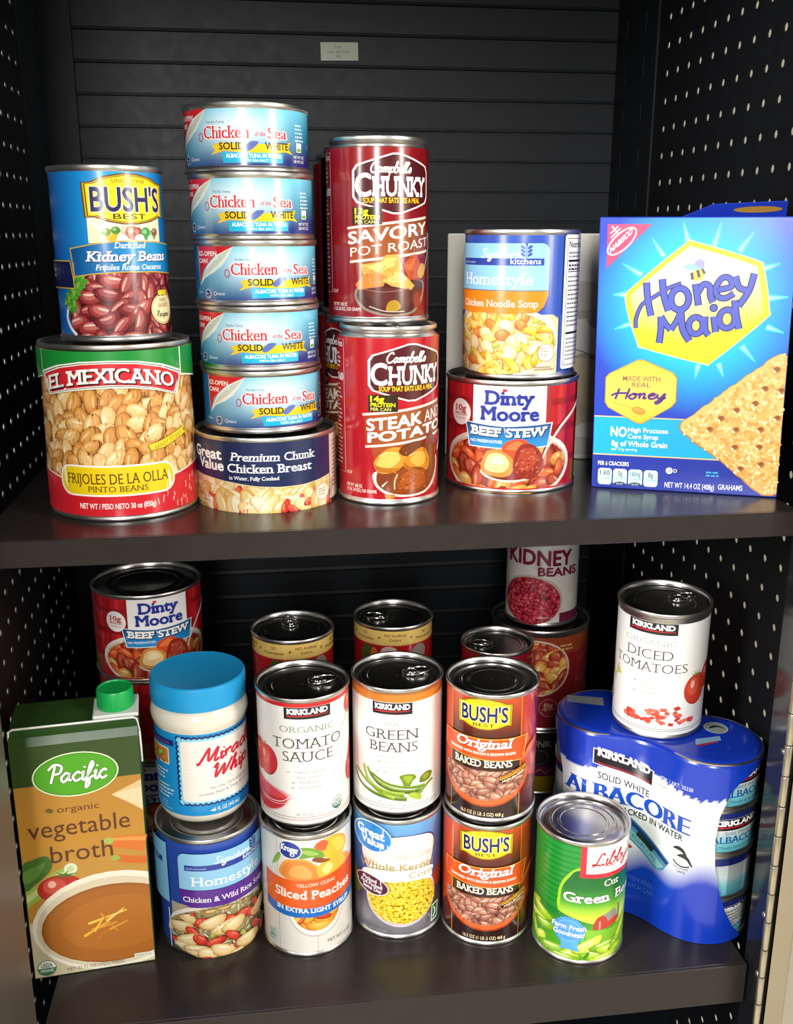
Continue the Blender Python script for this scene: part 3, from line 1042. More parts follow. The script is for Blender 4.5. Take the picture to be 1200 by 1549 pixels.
def art_chicken(A):
    A.rect(-FULL * 1.3, 2.8, FULL * 1.3, 50.4, '#ead8a4')
    A.G('picture')
    def chunk(u, v, r):
        k = r.random()
        if k < .68:
            c = r.choice(['#ecd08e', '#f0dca4', '#e2bc6c', '#f4e4c0', '#d8ac5c'])
            A.bean(u, v, r.uniform(7, 12), r.uniform(3.6, 5.4), r.uniform(0, 180), c, mixh(c, '#a8752e', .5), '#fbf2d8', r.uniform(-.5, .5))
        elif k < .84:
            A.bean(u, v, r.uniform(3.5, 6), r.uniform(2, 3), r.uniform(0, 180), '#b8c85a', '#7a9a34', '#e0ecaa')
        else:
            A.bean(u, v, r.uniform(4, 7), r.uniform(2.2, 3.4), r.uniform(0, 180), '#d43a2a', '#96201a', '#f4a080')
    A.scatter(-80, 3, 53, 24, 84, chunk)
    A.G('panel')
    cv = [(-85, 24.6), (-67, 23.4), (-45, 23), (-24, 21.2), (-8, 19.2), (8, 18.2), (25, 18.2), (40, 19.6), (53, 21.4)]
    A.poly(cv + [(53, 50.4), (-85, 50.4)], '#e8d9a8').poly([(u, v + .5) for u, v in cv] + [(53, 50.4), (-85, 50.4)], '#1b2750')
    A.rect(53, 2.8, 92, 50.4, '#dcc8b4').rect(-FULL * 1.3, 2.8, -85, 50.4, '#1b2750')
    A.micro(58, 44, 20, 12, 1.1, 3, '#6a5a58')
    A.G('seal')
    A.ell(43.5, 10.2, 7.4, 6.4, '#a89a78').ell(43.5, 10.2, 7.0, 6.0, '#efe6cc')
    A.micro(39, 12, 9, 3, .8, 1.9, '#9a8c74')
    for k in range(4):
        A.stroke([(51 + k * 1.2, 4.5), (54 + k * 1.6, 17)], .5, '#8a7a4a')
    A.G('logo')
    A.text('Great', -48.5, 37.2, 7.4, '#ffffff', w=31, bold=.032).text('Value', -44.5, 29.4, 7.0, '#ffffff', w=26, bold=.032)
    A.G('lettering')
    A.text('Premium', -26, 37.4, 5.6, '#ffffff', w=35, al='l', bold=.008, serif=.06, ital=.22, smear=.012)
    A.text('Chunk', 12, 37.4, 5.6, '#ffffff', w=24, al='l', bold=.004, serif=.06, smear=.008)
    A.text('Chicken Breast', -28, 29, 6.0, '#ffffff', w=61, al='l', bold=.008, serif=.06, smear=.012)
    A.text('in Water, Fully Cooked', -27, 23.8, 2.5, '#ffffff', w=35, al='l', bold=.014, serif=.04)
    A.text('NET WT 12.5 OZ', -55, 8, 1.8, '#5a5030', w=18).text('(354g)', -50, 5, 1.8, '#5a5030', w=8)

def art_chunky(steak):
    def art(A):
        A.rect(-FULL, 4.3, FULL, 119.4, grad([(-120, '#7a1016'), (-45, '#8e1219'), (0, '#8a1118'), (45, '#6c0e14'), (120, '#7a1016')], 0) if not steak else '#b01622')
        A.G('banner')
        q = [(-36, 66.2), (30, 73.6), (32, 50), (-34, 42.8)]
        A.poly(q, grad([(-36, '#a8351c'), (-18, '#9a5426'), (20, '#8a4520'), (32, '#7c3018')], 0))
        A.poly([(-30, 43), (-4, 46), (0, 30), (-26, 22)], grad([(22, '#b01622' if steak else '#8a1118'), (46, '#9a5426')]), rows=3)
        A.stroke([(-36.5, 65.6), (30.5, 73.2)], 1.7, '#f6e6cc').stroke([(-34.5, 42.6), (33, 50)], 1.7, '#f6e6cc')
        A.G('logo')
        def hexa(k):
            pts = []
            P = [(-32, 107), (0, 116.4), (32, 107), (32, 83.6), (0, 74.2), (-32, 83.6)]
            for i, (u, v) in enumerate(P):
                for s in (-1, 1):
                    j = P[(i + s) % 6]
                    d = math.hypot(j[0] - u, j[1] - v)
                    pts.append((u + (j[0] - u) * 3 / d, v + (j[1] - v) * 3 / d))
            return [(u * k, 95.3 + (v - 95.3) * k) for u, v in pts]
        A.poly(hexa(1), '#fdf6ee').poly(hexa(.945), '#4e151a')
        A.script("Campbell's", -19.5, 102.6, 3.5, '#fdf8f2', w=31, sw=.30)
        A.text('C', -29.5, 87.2, 14.6, '#fdf8f2', w=11, al='l', bold=.03)
        A.text('HUNKY', -17.2, 87.2, 12.6, '#fdf8f2', w=44.5, al='l', bold=.02, serif=.035, sth=.12)
        A.text('SOUP THAT EATS LIKE A MEAL', -2, 82.6, 3.3, '#f4c61c', w=44, bold=.03)
        A.G('panel')
        A.rrect(-32, 68, -10.5, 80, .8, '#2e2412')
        A.text('14g' if steak else '13g', -30, 75.2, 3.9, '#f6e61c', w=9.5, al='l', bold=.04)
        A.text('PROTEIN', -30, 71.6, 2.7, '#f6e61c', w=17.5, al='l', bold=.03).text('PER CAN', -30, 68.8, 2.1, '#f0e070', w=14.5, al='l', bold=.008)
        A.G('lettering')
        if steak:
            A.text('STEAK', -33, 54.2, 8.2, '#fdf4e2', w=41, al='l', bold=.035, rot=.112)
            A.text('AND', 11, 59.2, 8.0, '#fdf4e2', w=21, al='l', rot=.112)
            A.text('POTATO', -32, 46, 6.6, '#fdf4e2', w=64, al='l', bold=.04, rot=.112)
        else:
            A.text('SAVORY', -35.5, 54.8, 8.0, '#fdf4e2', w=65, al='l', bold=.026, rot=.112)
            A.text('POT ROAST', -34, 46.2, 6.0, '#fdf4e2', w=66, al='l', rot=.112)
        A.text('SOUP', -52, 21, 2.3, '#f4d0c4', w=5.5, al='l', bold=.01)
        A.text('NET WT. 18.8 OZ.', -52, 11.8, 2.3, '#f8e4dc', w=15, al='l', bold=.02).text('(1 LB. 2.8 OZ.) 533 GRAMS', -52, 8.6, 2.3, '#f8e4dc', w=26, al='l', bold=.02)
        A.stroke([(-78, 117), (-55, 117), (-54, 21), (-78, 21)], .5, '#f0c8c0')
        A.text('Nutrition Facts', -79, 112, 4, '#f8e8e2', w=22, al='l', bold=.02)
        A.micro(-77, 106, 20, 4, 1.5, 3, '#f4d8d0')
        A.text('260', -67, 88, 5, '#f8e8e2', w=11, al='l', bold=.03)
        A.micro(-77, 84, 20, 20, 1.2, 3, '#efc8c0')
        A.micro(40, 46, 3, 14, .7, 2.4, '#e8b4ac')
        A.G('picture')
        if steak:
            A.curve([(36, 50), (34, 42), (30, 36)], 3, '#e9e2da')
            A.blob([(-28, 17), (-22, 10), (-12, 6.5), (2, 6), (14, 8), (24, 16), (28, 28), (20, 34), (-24, 26)], '#e6d8c8')
            A.blob([(-26, 18), (-20, 11), (-10, 8), (2, 7.4), (13, 9.6), (22, 17), (26, 29), (18, 35), (-20, 28)], '#7c3814')
            A.blob([(-28, 30), (-25, 36), (-17, 42), (-8, 42), (-4, 36), (-8, 28), (-16, 24), (-24, 24)], '#dc8f30')
            A.blob([(-26, 31), (-20, 38), (-12, 39), (-9, 34), (-14, 29), (-22, 27)], '#f0b95c')
            A.blob([(-10, 40), (-4, 45), (8, 46), (12, 40), (4, 36), (-6, 36)], '#6c3214')
            A.blob([(10, 40), (15, 51), (20, 50), (26, 38), (24, 30), (14, 30)], '#76381a')
            A.blob([(-7, 32), (0, 38), (10, 41), (16, 32), (14, 24), (4, 22), (-4, 26)], '#d2801e')
            A.blob([(-2, 33), (4, 37), (10, 38), (12, 31), (6, 27)], '#eca842')
            A.blob([(-15, 12), (-14, 22), (-6, 27), (6, 27), (14, 22), (14, 13), (4, 9), (-8, 9)], '#8c4016')
            A.blob([(-8, 13), (-8, 22), (2, 25), (11, 21), (11, 14), (2, 11)], '#a65018')
            for k in range(40):
                A.ell(A.rnd.uniform(-13, 12), A.rnd.uniform(11, 25), A.rnd.uniform(.5, 1.6), .4, ('#b8622a', '#7a360f', '#c87a3a')[k % 3], A.rnd.uniform(-40, 40))
            A.curve([(-24, 36), (-18, 39), (-11, 38)], 1.0, '#f6d490', w1=.3).curve([(-2, 36), (4, 38), (9, 37)], .9, '#f4c878', w1=.3).curve([(12, 44), (16, 48), (19, 46)], .8, '#a05a30')
            A.poly([(-28, 30), (-25, 25), (-16, 24), (-8, 28), (-14, 27.4), (-22, 28)], '#b06a1c').poly([(-7, 32), (-4, 26), (4, 22), (14, 24), (4, 24.6), (-2, 28)], '#a85c12')
            A.curve([(-13, 12), (-13, 18), (-11, 23)], .8, '#f0d0a8').curve([(-22, 14), (-18, 18)], 1.4, '#f4e4cc', w1=.3)
            A.blob([(-20, 8), (-18, 4.6), (-14, 4.8), (-13, 8)], '#c8781e')
        else:
            A.curve([(37, 54), (31, 44), (27, 36)], 2.4, '#8a8486')
            A.blob([(-31, 20), (-26, 11), (-14, 6), (0, 4.8), (14, 7), (24, 16), (26, 28), (10, 30), (-24, 27)], '#8d8070')
            A.blob([(-29, 20), (-24, 12), (-13, 7.6), (0, 6.4), (13, 8.4), (22, 17), (24, 28), (8, 30), (-22, 27)], '#4c1e16')
            A.poly([(-26, 41), (-13, 42.5), (-8, 47.5), (1, 48), (4, 38), (-6, 32), (-24, 33)], '#e0a24a')
            A.poly([(-24, 40), (-12, 41.5), (-8, 45.5), (0, 46), (-2, 40), (-14, 36)], '#efc06a')
            A.poly([(5, 40), (11, 47), (17, 48), (23, 39), (23, 31), (10, 30)], '#b64a26')
            A.poly([(8, 38), (12, 44), (16, 45), (12, 36)], '#d06a3a')
            A.poly([(-30, 27), (-24, 34), (-14, 36), (-7, 32), (-10, 26), (-28, 23.5)], '#d98036')
            A.poly([(-11, 30), (-2, 37), (2, 37), (15, 26), (12, 23), (-4, 26)], '#e8a850')
            A.poly([(-9, 30), (-2, 35.6), (2, 35.4), (8, 30), (-3, 28)], '#f0bd6c')
            A.blob([(18, 34), (22, 41), (27, 40), (27, 34), (22, 31)], '#c8962e')
            A.blob([(-22, 22), (-12, 25), (2, 24), (14, 22), (12, 13), (0, 11), (-14, 13)], '#5c2820')
            A.blob([(-8, 9), (-6, 15), (0, 16), (3, 11), (-2, 8)], '#b08a26')
            A.ell(18, 16, 4, 6, '#8a2c20')
            for k in range(30):
                A.ell(A.rnd.uniform(-24, 12), A.rnd.uniform(26, 44), A.rnd.uniform(.4, 1.1), .35, ('#f6d08a', '#b86a28', '#c88a40')[k % 3], A.rnd.uniform(0, 90))
            A.curve([(-20, 12), (-8, 8.4), (6, 8.2)], .7, '#c8b8a8').curve([(-24, 24), (-10, 22), (10, 24)], .8, '#8a5a4a')
    return art

def noodle_food(A, cu, cv, ru, rv):
    A.clip = ring((cu, cv), ru, rv, 30)
    def fn(u, v, r):
        k = r.random()
        if k < .55:
            c = r.choice(['#eebb34', '#f2c858', '#e8a624', '#f4d478'])
            A.bean(u, v, r.uniform(6.5, 10), r.uniform(2.6, 3.6), r.uniform(0, 180), c, '#b87418', '#fae29a', r.choice([-1.6, 1.6, 1.1]))
        elif k < .75:
            A.bean(u, v, r.uniform(6, 9), r.uniform(4, 5.4), r.uniform(0, 180), '#f2d8a0', '#d09a4a', '#fbf0d0', .4)
        elif k < .9:
            A.bean(u, v, r.uniform(4.5, 7), r.uniform(3, 4.2), r.uniform(0, 180), '#e07e30', '#b85a20', '#f2ac60')
        else:
            A.bean(u, v, r.uniform(2, 4), r.uniform(1.3, 2), r.uniform(0, 180), '#b5bd3c', '#8a9628', '#dfe48a')
    A.scatter(cu - ru, cv - rv, cu + ru, cv + rv, 78, fn)
    A.clip = None

def rice_food(A, cu, cv, ru, rv):
    A.clip = ring((cu, cv), ru, rv, 30)
    A.ell(cu, cv, ru, rv, '#a89c6c')
    def grain(u, v, r):
        A.bean(u, v, r.uniform(2.2, 3.6), r.uniform(.5, .8), r.uniform(0, 180), r.choice(['#d8d0ac', '#a08058', '#c8be96', '#6c5640', '#e6dec0']), '#8c7c54', '#f2ead0')
    A.scatter(cu - ru, cv - rv, cu + ru, cv + rv, 200, grain)
    def fn(u, v, r):
        k = r.random()
        if k < .42:
            A.bean(u, v, r.uniform(8, 11.5), r.uniform(4.4, 6), r.uniform(-30, 30), '#e4c88c', '#a07c40', '#f8ecc8', .3)
        elif k < .74:
            A.bean(u, v, r.uniform(5, 8), r.uniform(3.2, 4.6), r.uniform(0, 180), '#d23c28', '#8e2018', '#ec8a70')
        else:
            A.bean(u, v, r.uniform(3, 5), r.uniform(1.6, 2.2), r.uniform(0, 180), '#a9ad4a', '#74802c', '#d0d48a')
    A.scatter(cu - ru, cv - rv, cu + ru, cv + rv, 34, fn)
    A.clip = None

def art_homestyle(rice):
    def art(A):
        c0 = 105.5
        A.rect(-FULL * 1.2, 4.5, FULL * 1.2, c0, '#2b4da8')
        A.G('picture')
        bu, bv = (35, 22) if rice else (38, 27)
        A.poly([(-12, 4.5), (90, 4.5), (90, 47), (-12, 47)], '#d6c6a4' if not rice else '#b9ad90')
        A.ell(bu, bv + 1, 52, 27, '#f2ece0').ell(bu, bv, 49.5, 24.5, '#ddc28c')
        (rice_food if rice else noodle_food)(A, bu, bv, 49.5, 24)
        A.rect(90, 4.5, 92, 47, '#2b4da8')
        A.poly([(-12.4, 42), (-11.4, 42), (-11.4, 4.5), (-12.4, 4.5)], '#f4f0e8')
        A.poly([(-12.5, 47.2), (-12.5, 36), (-4, 42), (6, 47.2)], '#2b4da8') if not rice else None
        A.poly([(90.2, 47.2), (90.2, 44), (84, 47.2)], '#2b4da8')
        A.G('panel')
        A.rrect(0, 64.5, 79, 97.5, 6, '#8fc9ea', '0110')
        A.poly([(0, 64), (79, 64), (79, 61), (76, 53), (72, 49.5), (68, 48.5), (8, 48), (4, 49.5), (2, 53), (0, 60)], '#5a2a90' if rice else '#ee8418')
        A.rect(5, 82, 75, 87, '#27409a')
        A.G('logo')
        A.script('Signature', 27, 87.6, 3.1, '#fbfdfe', w=31, sw=.24)
        A.text('kitchens', 51, 83.0, 4.0, '#f4f8fc', w=21.5, al='l', bold=.008)
        A.text('Quality Guaranteed', 6.5, 83.4, 1.7, '#bcd4f0', w=15, al='l')
        for k in range(3):
            for s in (-1, 1):
                A.ell(62 + s * 2.4, 89.6 + k * 2.6, 2.0, 1.0, '#27409a', 35 * s)
        A.ell(62, 97.2, 1.0, 2.0, '#27409a')
        A.stroke([(62, 87), (62, 96)], .6, '#27409a')
        A.G('lettering')
        A.text('Homestyle', 38 if not rice else 39, 68.2, 8.2, '#fbfdff', w=59, serif=.05, smear=.006)
        if rice:
            A.text('Chicken & Wild Rice Soup', 2.5, 53.2, 4.6, '#fbf6ff', w=71, al='l', serif=.05, bold=.008)
        else:
            A.text('Chicken Noodle Soup', 7.5, 52.6, 4.8, '#fff8ee', w=64, al='l', serif=.05, bold=.008)
        A.G('seal')
        A.ell(79, 19.5, 6.6, 6.4, '#7a6a58').ell(79, 19.5, 6.2, 6.0, '#f2ece2') if not rice else None
        A.micro(75, 22, 8, 4, .7, 1.7, '#8a7a68') if not rice else None
        A.micro(70, 8.6, 18, 2, .9, 1.7, '#8a7a5a') if not rice else A.text('NET WT 18.6 OZ', 2, 6.5, 1.7, '#7a7258', w=20)
        A.G('facts')
        if rice:
            A.rrect(-40, 47.6, -10.5, 103, 3, '#7fbfe6', '0010')
            A.rect(-40, 83, -16, 88, '#27409a')
            A.micro(-30, 84.6, 12, 1, 1.8, 3, '#a8c8ee')
        A.rrect(92.5, 6.5, 138, 103.5, 2.5, '#f2f2ec').rrect(95, 9, 135.5, 101, .6, '#3a3a3a').rrect(95.5, 9.5, 135, 100.5, .4, '#f2f2ec')
        A.text('Nutrition Facts', 97, 94.5, 4.4, '#1e1e1e', w=36, al='l', bold=.02)
        A.micro(97, 90, 30, 2, 1.3, 2.6, '#7a7a78')
        A.rect(96.5, 84.2, 134, 85.8, '#1a1a1a').rect(96.5, 77, 134, 77.6, '#1a1a1a').rect(96.5, 32, 134, 33.6, '#1a1a1a')
        A.micro(97, 81, 30, 2, 1.4, 2.6, '#3a3a3a', seed=3)
        A.micro(97, 73, 32, 12, 1.2, 3.2, '#6a6a68', seed=4)
        A.micro(97, 28, 32, 6, 1.1, 3, '#8a8a88', seed=5)
    return art

def stew_food(A, cu, cv, ru, rv):
    A.clip = ring((cu, cv), ru, rv, 30)
    A.ell(cu, cv, ru, rv, '#7c2a1c')
    def fn(u, v, r):
        k = r.random()
        if k < .38:
            A.bean(u, v, r.uniform(8, 11), r.uniform(5.4, 7), r.uniform(0, 180), '#9a3322', '#5e1a12', '#d98a68', .2)
        elif k < .7:
            A.bean(u, v, r.uniform(7, 10), r.uniform(5, 6.4), r.uniform(0, 180), '#d0923e', '#9a5f26', '#f4d498', .2)
        else:
            A.bean(u, v, r.uniform(6.5, 9.5), r.uniform(4, 5.4), r.uniform(0, 180), '#cc4c22', '#93341a', '#f09a5c', .3)
    A.scatter(cu - ru, cv - rv, cu + ru, cv + rv, 44, fn)
    A.clip = None

def art_stew(A):
    A.rect(-FULL * 1.3, 4, FULL * 1.3, 81.6, '#b51c24')
    for k in range(-16, 17):
        A.rect(k * 10 - 2, 4, k * 10 + 2, 81.6, '#9c161e' if k % 2 else '#c82a30')
    for v in (22, 46, 66):
        A.rect(-FULL * 1.3, v, FULL * 1.3, v + 5, '#96161d')
    A.rect(-FULL * 1.3, 4, -64, 20, '#8a5a2a').rect(58, 4, FULL * 1.3, 20, '#8a5a2a')
    A.G('panel')
    A.rect(-30, 50, 27, 81.6, '#f6f3ee')
    A.G('picture')
    A.clip = [(-90, 4), (90, 4), (90, 52), (-90, 52)]
    A.ell(-3, 22, 57, 27, '#e9dfd2').ell(-3, 21.5, 53.5, 24.4, '#c9b8a4')
    A.clip = None
    A.d += 1e-5
    stew_food(A, -3, 21, 52, 23)
    A.rect(-70, 2.6, 70, 4, '#b51c24')
    A.G('banner')
    A.poly([(-36.5, 53.4), (-5, 51.6), (33, 53.6), (29.4, 35.4), (0, 34), (-32.4, 34.4)], '#e8eef0')
    A.poly([(-35.4, 52.6), (-5, 50.9), (31.8, 52.8), (28.6, 36), (0, 34.8), (-31.6, 35.2)], grad([(34, '#2b93cc'), (42, '#1f7ab8'), (53, '#1c3f78')]), rows=3)
    A.G('lettering')
    for du, dv, c, b in ((.7, -.6, '#182a4a', .05), (0, 0, '#fbf8f2', .028)):
        A.text('BEEF STEW', -1.6 + du, 43.2 + dv, 6.4, c, w=59, bold=b, serif=.07, sth=.14, arc=.0012)
    A.text('NO PRESERVATIVES', -31, 38.2, 2.2, '#eef4f8', w=25, al='l', bold=.02)
    A.G('picture')
    A.blob([(-22, 17), (-18, 12), (-6, 9), (8, 9.4), (19, 13), (25, 21), (16, 22), (-10, 20)], '#d9c8ba').blob([(-20, 17.4), (-16, 13), (-5, 10.6), (8, 11), (17, 14.4), (22, 20), (12, 22), (-10, 20)], '#7a1e1a')
    A.curve([(24, 24), (30, 36), (42, 50), (58, 60), (70, 68)], 1.6, '#cfc4ba', w1=3.4).curve([(24, 24.4), (30, 36.6), (42, 50.8), (58, 60.8), (70, 68.8)], .6, '#f2ece4', w1=1.2)
    A.blob([(-6, 34), (-2, 40), (8, 42), (14, 38), (12, 28), (0, 26)], '#d24a26').blob([(-3, 34), (2, 39), (8, 40), (10, 34)], '#e2703c')
    A.blob([(-21, 16), (-20, 27), (-15, 33), (-5, 32), (3, 25), (1, 15), (-8, 12.5)], '#cf8a3c').blob([(-18, 18), (-17, 27), (-12, 31), (-4, 29.5), (0, 22), (-6, 16)], '#efc98a').blob([(-14, 22), (-12, 28), (-6, 28), (-4, 23)], '#f8e2b4')
    A.blob([(3, 18), (4, 31), (9, 38), (18, 37), (25, 28), (25, 17), (14, 11)], '#8a2a1c').blob([(6, 22), (8, 32), (13, 35), (19, 33), (20, 24), (13, 18)], '#a8402a')
    for k in range(60):
        A.ell(A.rnd.uniform(5, 22), A.rnd.uniform(14, 35), A.rnd.uniform(.6, 1.6), .4, ('#b8583c', '#7a2418', '#c87454')[k % 3], A.rnd.uniform(0, 60))
    A.G('logo')
    for du, c in ((0, '#22308f'),):
        A.text('Dinty', -1.5, 67.4, 10, c, w=36, bold=.03, serif=.03, sth=.1)
        A.text('Moore', -1, 55.6, 10, c, w=43, bold=.03, serif=.03, sth=.1)
    A.rect(-6.4, 77.0, -3.4, 79.2, '#d02a34')
    A.G('seal')
    A.ell(-41.5, 59.3, 10.2, 10, '#f4efe8')
    A.text('10g', -41.5, 60.2, 4.2, '#b0242a', w=12, bold=.03, serif=.04).text('PROTEIN', -41.5, 56.6, 2.4, '#b0242a', w=12.5, bold=.03).text('PER SERVING', -41.5, 53.8, 1.4, '#c04a4a', w=11)

def art_jar(A):
    A.rect(-FULL, 9, FULL, 82.5, '#1b93d4')
    A.G('panel')
    F = (-19, 20.5, 52, 77.5)
    for s, rr, c in ((0, 2.6, '#152a6a'), (-.5, 1.7, '#8fd4ee')):
        a = F[0] - s * -1, F[1] - s, F[2], F[3] + s
        A.rect(F[0] + s * -1 - .2, F[1] + .2, F[2], F[3], c)
        u = F[0]
        while u < F[2]:
            A.ell(u, F[1] + (.9 if s else 0), rr, rr, c, n=14).ell(u, F[3] - (.9 if s else 0), rr, rr, c, n=14)
            u += 4.4
        v = F[1]
        while v < F[3] + 1:
            A.ell(F[0] + (.9 if s else 0), v, rr, rr, c, n=14).ell(F[2], v, rr, rr, c, n=14)
            v += 4.4
    A.rrect(F[0] + 1.6, F[1] + 1.6, F[2] - 1.6, F[3] - 1.6, 3, '#f1ece2')
    for i in range(4):
        for k in range(16):
            A.ell(F[0] + 4.5 + i * 3.2 + (k % 2) * 1.6, F[1] + 5 + k * 3.2, .45, .45, '#d9dde2', n=8)
    A.G('lettering')
    A.script('Miracle', -3, 56, 5.8, '#c8203a', w=55, sw=.36, rot=.12, ital=.3)
    A.script('Whip', 6, 42, 6.0, '#c8203a', w=37, sw=.36, rot=.12, ital=.3)
    A.text('The One Of A Kind Blend', 24, 33.5, 2.2, '#8f97a8', w=40, serif=.04, rot=.06)
    A.text('Creamy Mayo & Tangy Dressing', 20, 28.8, 2.2, '#8f97a8', w=48, serif=.04, rot=.06)
    A.text('15 FL OZ (443 mL)', 18, 12.6, 3.2, '#e6f2f8', w=24, bold=.02, rot=.03)
    A.micro(4, 13, 6, 1, 1.2, 2, '#dcecf6')
    A.rect(34, 11, 46, 18, '#2f6fc0')
    A.G('picture')
    A.rect(-62, 70.5, -23, 75.5, '#1d2a78')
    A.text('NEW FOODS', -36, 71.8, 1.8, '#b04a70', w=18)
    A.rrect(-58, 53, -28, 68, 1, '#f0eadc')
    A.rrect(-57, 54, -29, 67, 1, '#c9822e')
    for k in range(12):
        A.bean(A.rnd.uniform(-54, -32), A.rnd.uniform(57, 64), 4, 2.2, A.rnd.uniform(0, 180), A.rnd.choice(['#d89a3a', '#b8481f', '#8aa034', '#e8c878']), '#7a4a1c', '#f4d8a0')
    A.G('small_print')
    A.micro(-52, 46, 22, 3, 1.3, 3.4, '#d6ecf8', seed=2)
    A.micro(-48, 33, 24, 4, 1.3, 3.4, '#d6ecf8', seed=3)
    A.micro(-52, 18, 26, 3, .9, 2.6, '#8ed0f0', seed=4)

def kirk(A, u0, u1, v0, v1, tm=True):
    A.G('logo')
    A.rect(u0, v0, u1, v1, '#f0efec').rect(u0 + .6, v0 + .6, u1 - .6, v1 - .2, '#1c1a20')
    h = v1 - v0
    A.text('KIRKLAND', (u0 + u1) / 2, v0 + h * .46, h * .40, '#ffffff', w=(u1 - u0) * .84, bold=.04, serif=.03, sth=.12)
    A.poly([(u0 + 2.5, v0 + h * .22), (u1 - 2.5, v0 + h * .30), (u1 - 2.5, v0 + h * .36), (u0 + 2.5, v0 + h * .36)], '#c0242e')

def bullets(A, u, v, rows):
    for k, (s, w) in enumerate(rows):
        if s:
            A.text(s, u, v - k * 4.5, 1.9, '#8d8d8a', w=w, serif=.04, ital=.2)
        A.curve([(u - w / 2 - 6, v - k * 4.5 + .8), (u - w / 2 - 5.2, v - k * 4.5 + .2), (u - w / 2 - 3.4, v - k * 4.5 + 1.2)], .5, '#6d6d6a', n=2) if k != 1 else None

def usda(A, u, v, r):
    A.G('seal')
    A.ell(u, v, r, r, '#3b5a46').ell(u, v, r * .93, r * .93, '#f4f3ee')
    A.put([ring((u, v), r * .93, r * .93, 20, 180, 360)], '#3d7a52')
    A.text('USDA', u, v + r * .1, r * .5, '#46584c', w=r * 1.2, bold=.02).text('ORGANIC', u, v - r * .5, r * .34, '#f0f4ee', w=r * 1.4, bold=.02)

def tomato(A, u, v, a, b, leaf=True, c='#cf2a24'):
    A.ell(u, v, a, b, mixh(c, '#6a0c10', .35)).ell(u - a * .04, v + b * .05, a * .95, b * .94, c).ell(u - a * .25, v + b * .2, a * .5, b * .55, mixh(c, '#f08a70', .4)).ell(u - a * .34, v + b * .35, a * .18, b * .26, '#f4b4a0')
    if leaf:
        for k in range(5):
            an = 30 + 30 * k
            A.stroke([(u, v + b * .86), (u + a * .6 * math.cos(R_(an)), v + b * .9 + b * .35 * math.sin(R_(an)) - .1)], 1.2, '#7a8c3a', w1=.3)

def white_base(A, top, lines):
    A.rect(-FULL, 3, FULL, 110, '#f1efe9')
    A.rect(-FULL, top[0], FULL, top[1], top[2])
    for v in (6.5, 8.8):
        A.rect(-FULL, v, FULL, v + .45, lines)

def art_sauce(A):
    white_base(A, (105.4, 110, '#d2232c'), '#b5503f')
    A.poly([(-70, 110), (-46, 110), (-30, 105.4), (-70, 105.4)], '#d2232c')
    kirk(A, -16, 23, 94.8, 105.4)
    A.G('lettering')
    A.text('ORGANIC', 3, 84, 5.2, '#6a8f6a', w=45, bold=-.016, serif=.075, sth=.05, smear=.012)
    A.text('TOMATO', 3, 70, 8.8, '#3a3632', w=59, bold=-.016, serif=.075, sth=.05, smear=.012)
    A.text('SAUCE', 3.5, 58.6, 8.8, '#3a3632', w=42, bold=-.016, serif=.075, sth=.05, smear=.012)
    bullets(A, 4, 48.6, [('Organic California', 25), ('Roma Tomatoes', 20), ('Fire Roasted', 17), ('Freshly Packed', 18)])
    A.text('NET WT 425g (15 OZ)', 3.5, 10.6, 2.2, '#8d8d8a', w=22)
    A.G('picture')
    tomato(A, -46, 56, 11, 14, False, '#d8323a')
    tomato(A, -34, 55, 11.5, 13.5, False, '#d8323a')
    A.stroke([(-43, 70), (-38, 68), (-34, 70.5)], .9, '#8a9a4a')
    A.blob([(-58, 40), (-48, 37), (-30, 34), (-14, 30), (-12, 26), (-20, 16), (-34, 10), (-46, 12), (-56, 20)], '#e8a6a4').blob([(-58, 37), (-46, 35), (-30, 31), (-15, 27), (-20, 17), (-34, 11.4), (-46, 13), (-56, 20)], '#cf3440')
    A.blob([(-57, 39), (-46, 37), (-30, 33), (-15, 27), (-28, 24), (-46, 26), (-56, 31)], '#e05058')
    A.curve([(-58, 31), (-48, 25), (-34, 21), (-20, 22), (-12, 28)], .7, '#fbeeee').curve([(-59, 29), (-48, 23), (-34, 19), (-19, 20), (-10, 27)], .5, '#f4d0d0')
    A.curve([(-58, 41), (-46, 38.4), (-30, 36), (-16, 31), (-11.6, 27)], .7, '#f0e4e2')
    tomato(A, 50, 97, 11, 10, False)
    A.curve([(40, 84), (44, 90), (50, 88)], 1.4, '#b7bf7a').curve([(36, 80), (42, 88)], 1.8, '#c4c890', w1=.6)
    tomato(A, 49, 38, 9, 12, False)
    A.blob([(42, 40), (46, 52), (52, 62), (58, 62), (58, 36)], '#cf2a30')
    usda(A, 28, 15.8, 5.6)

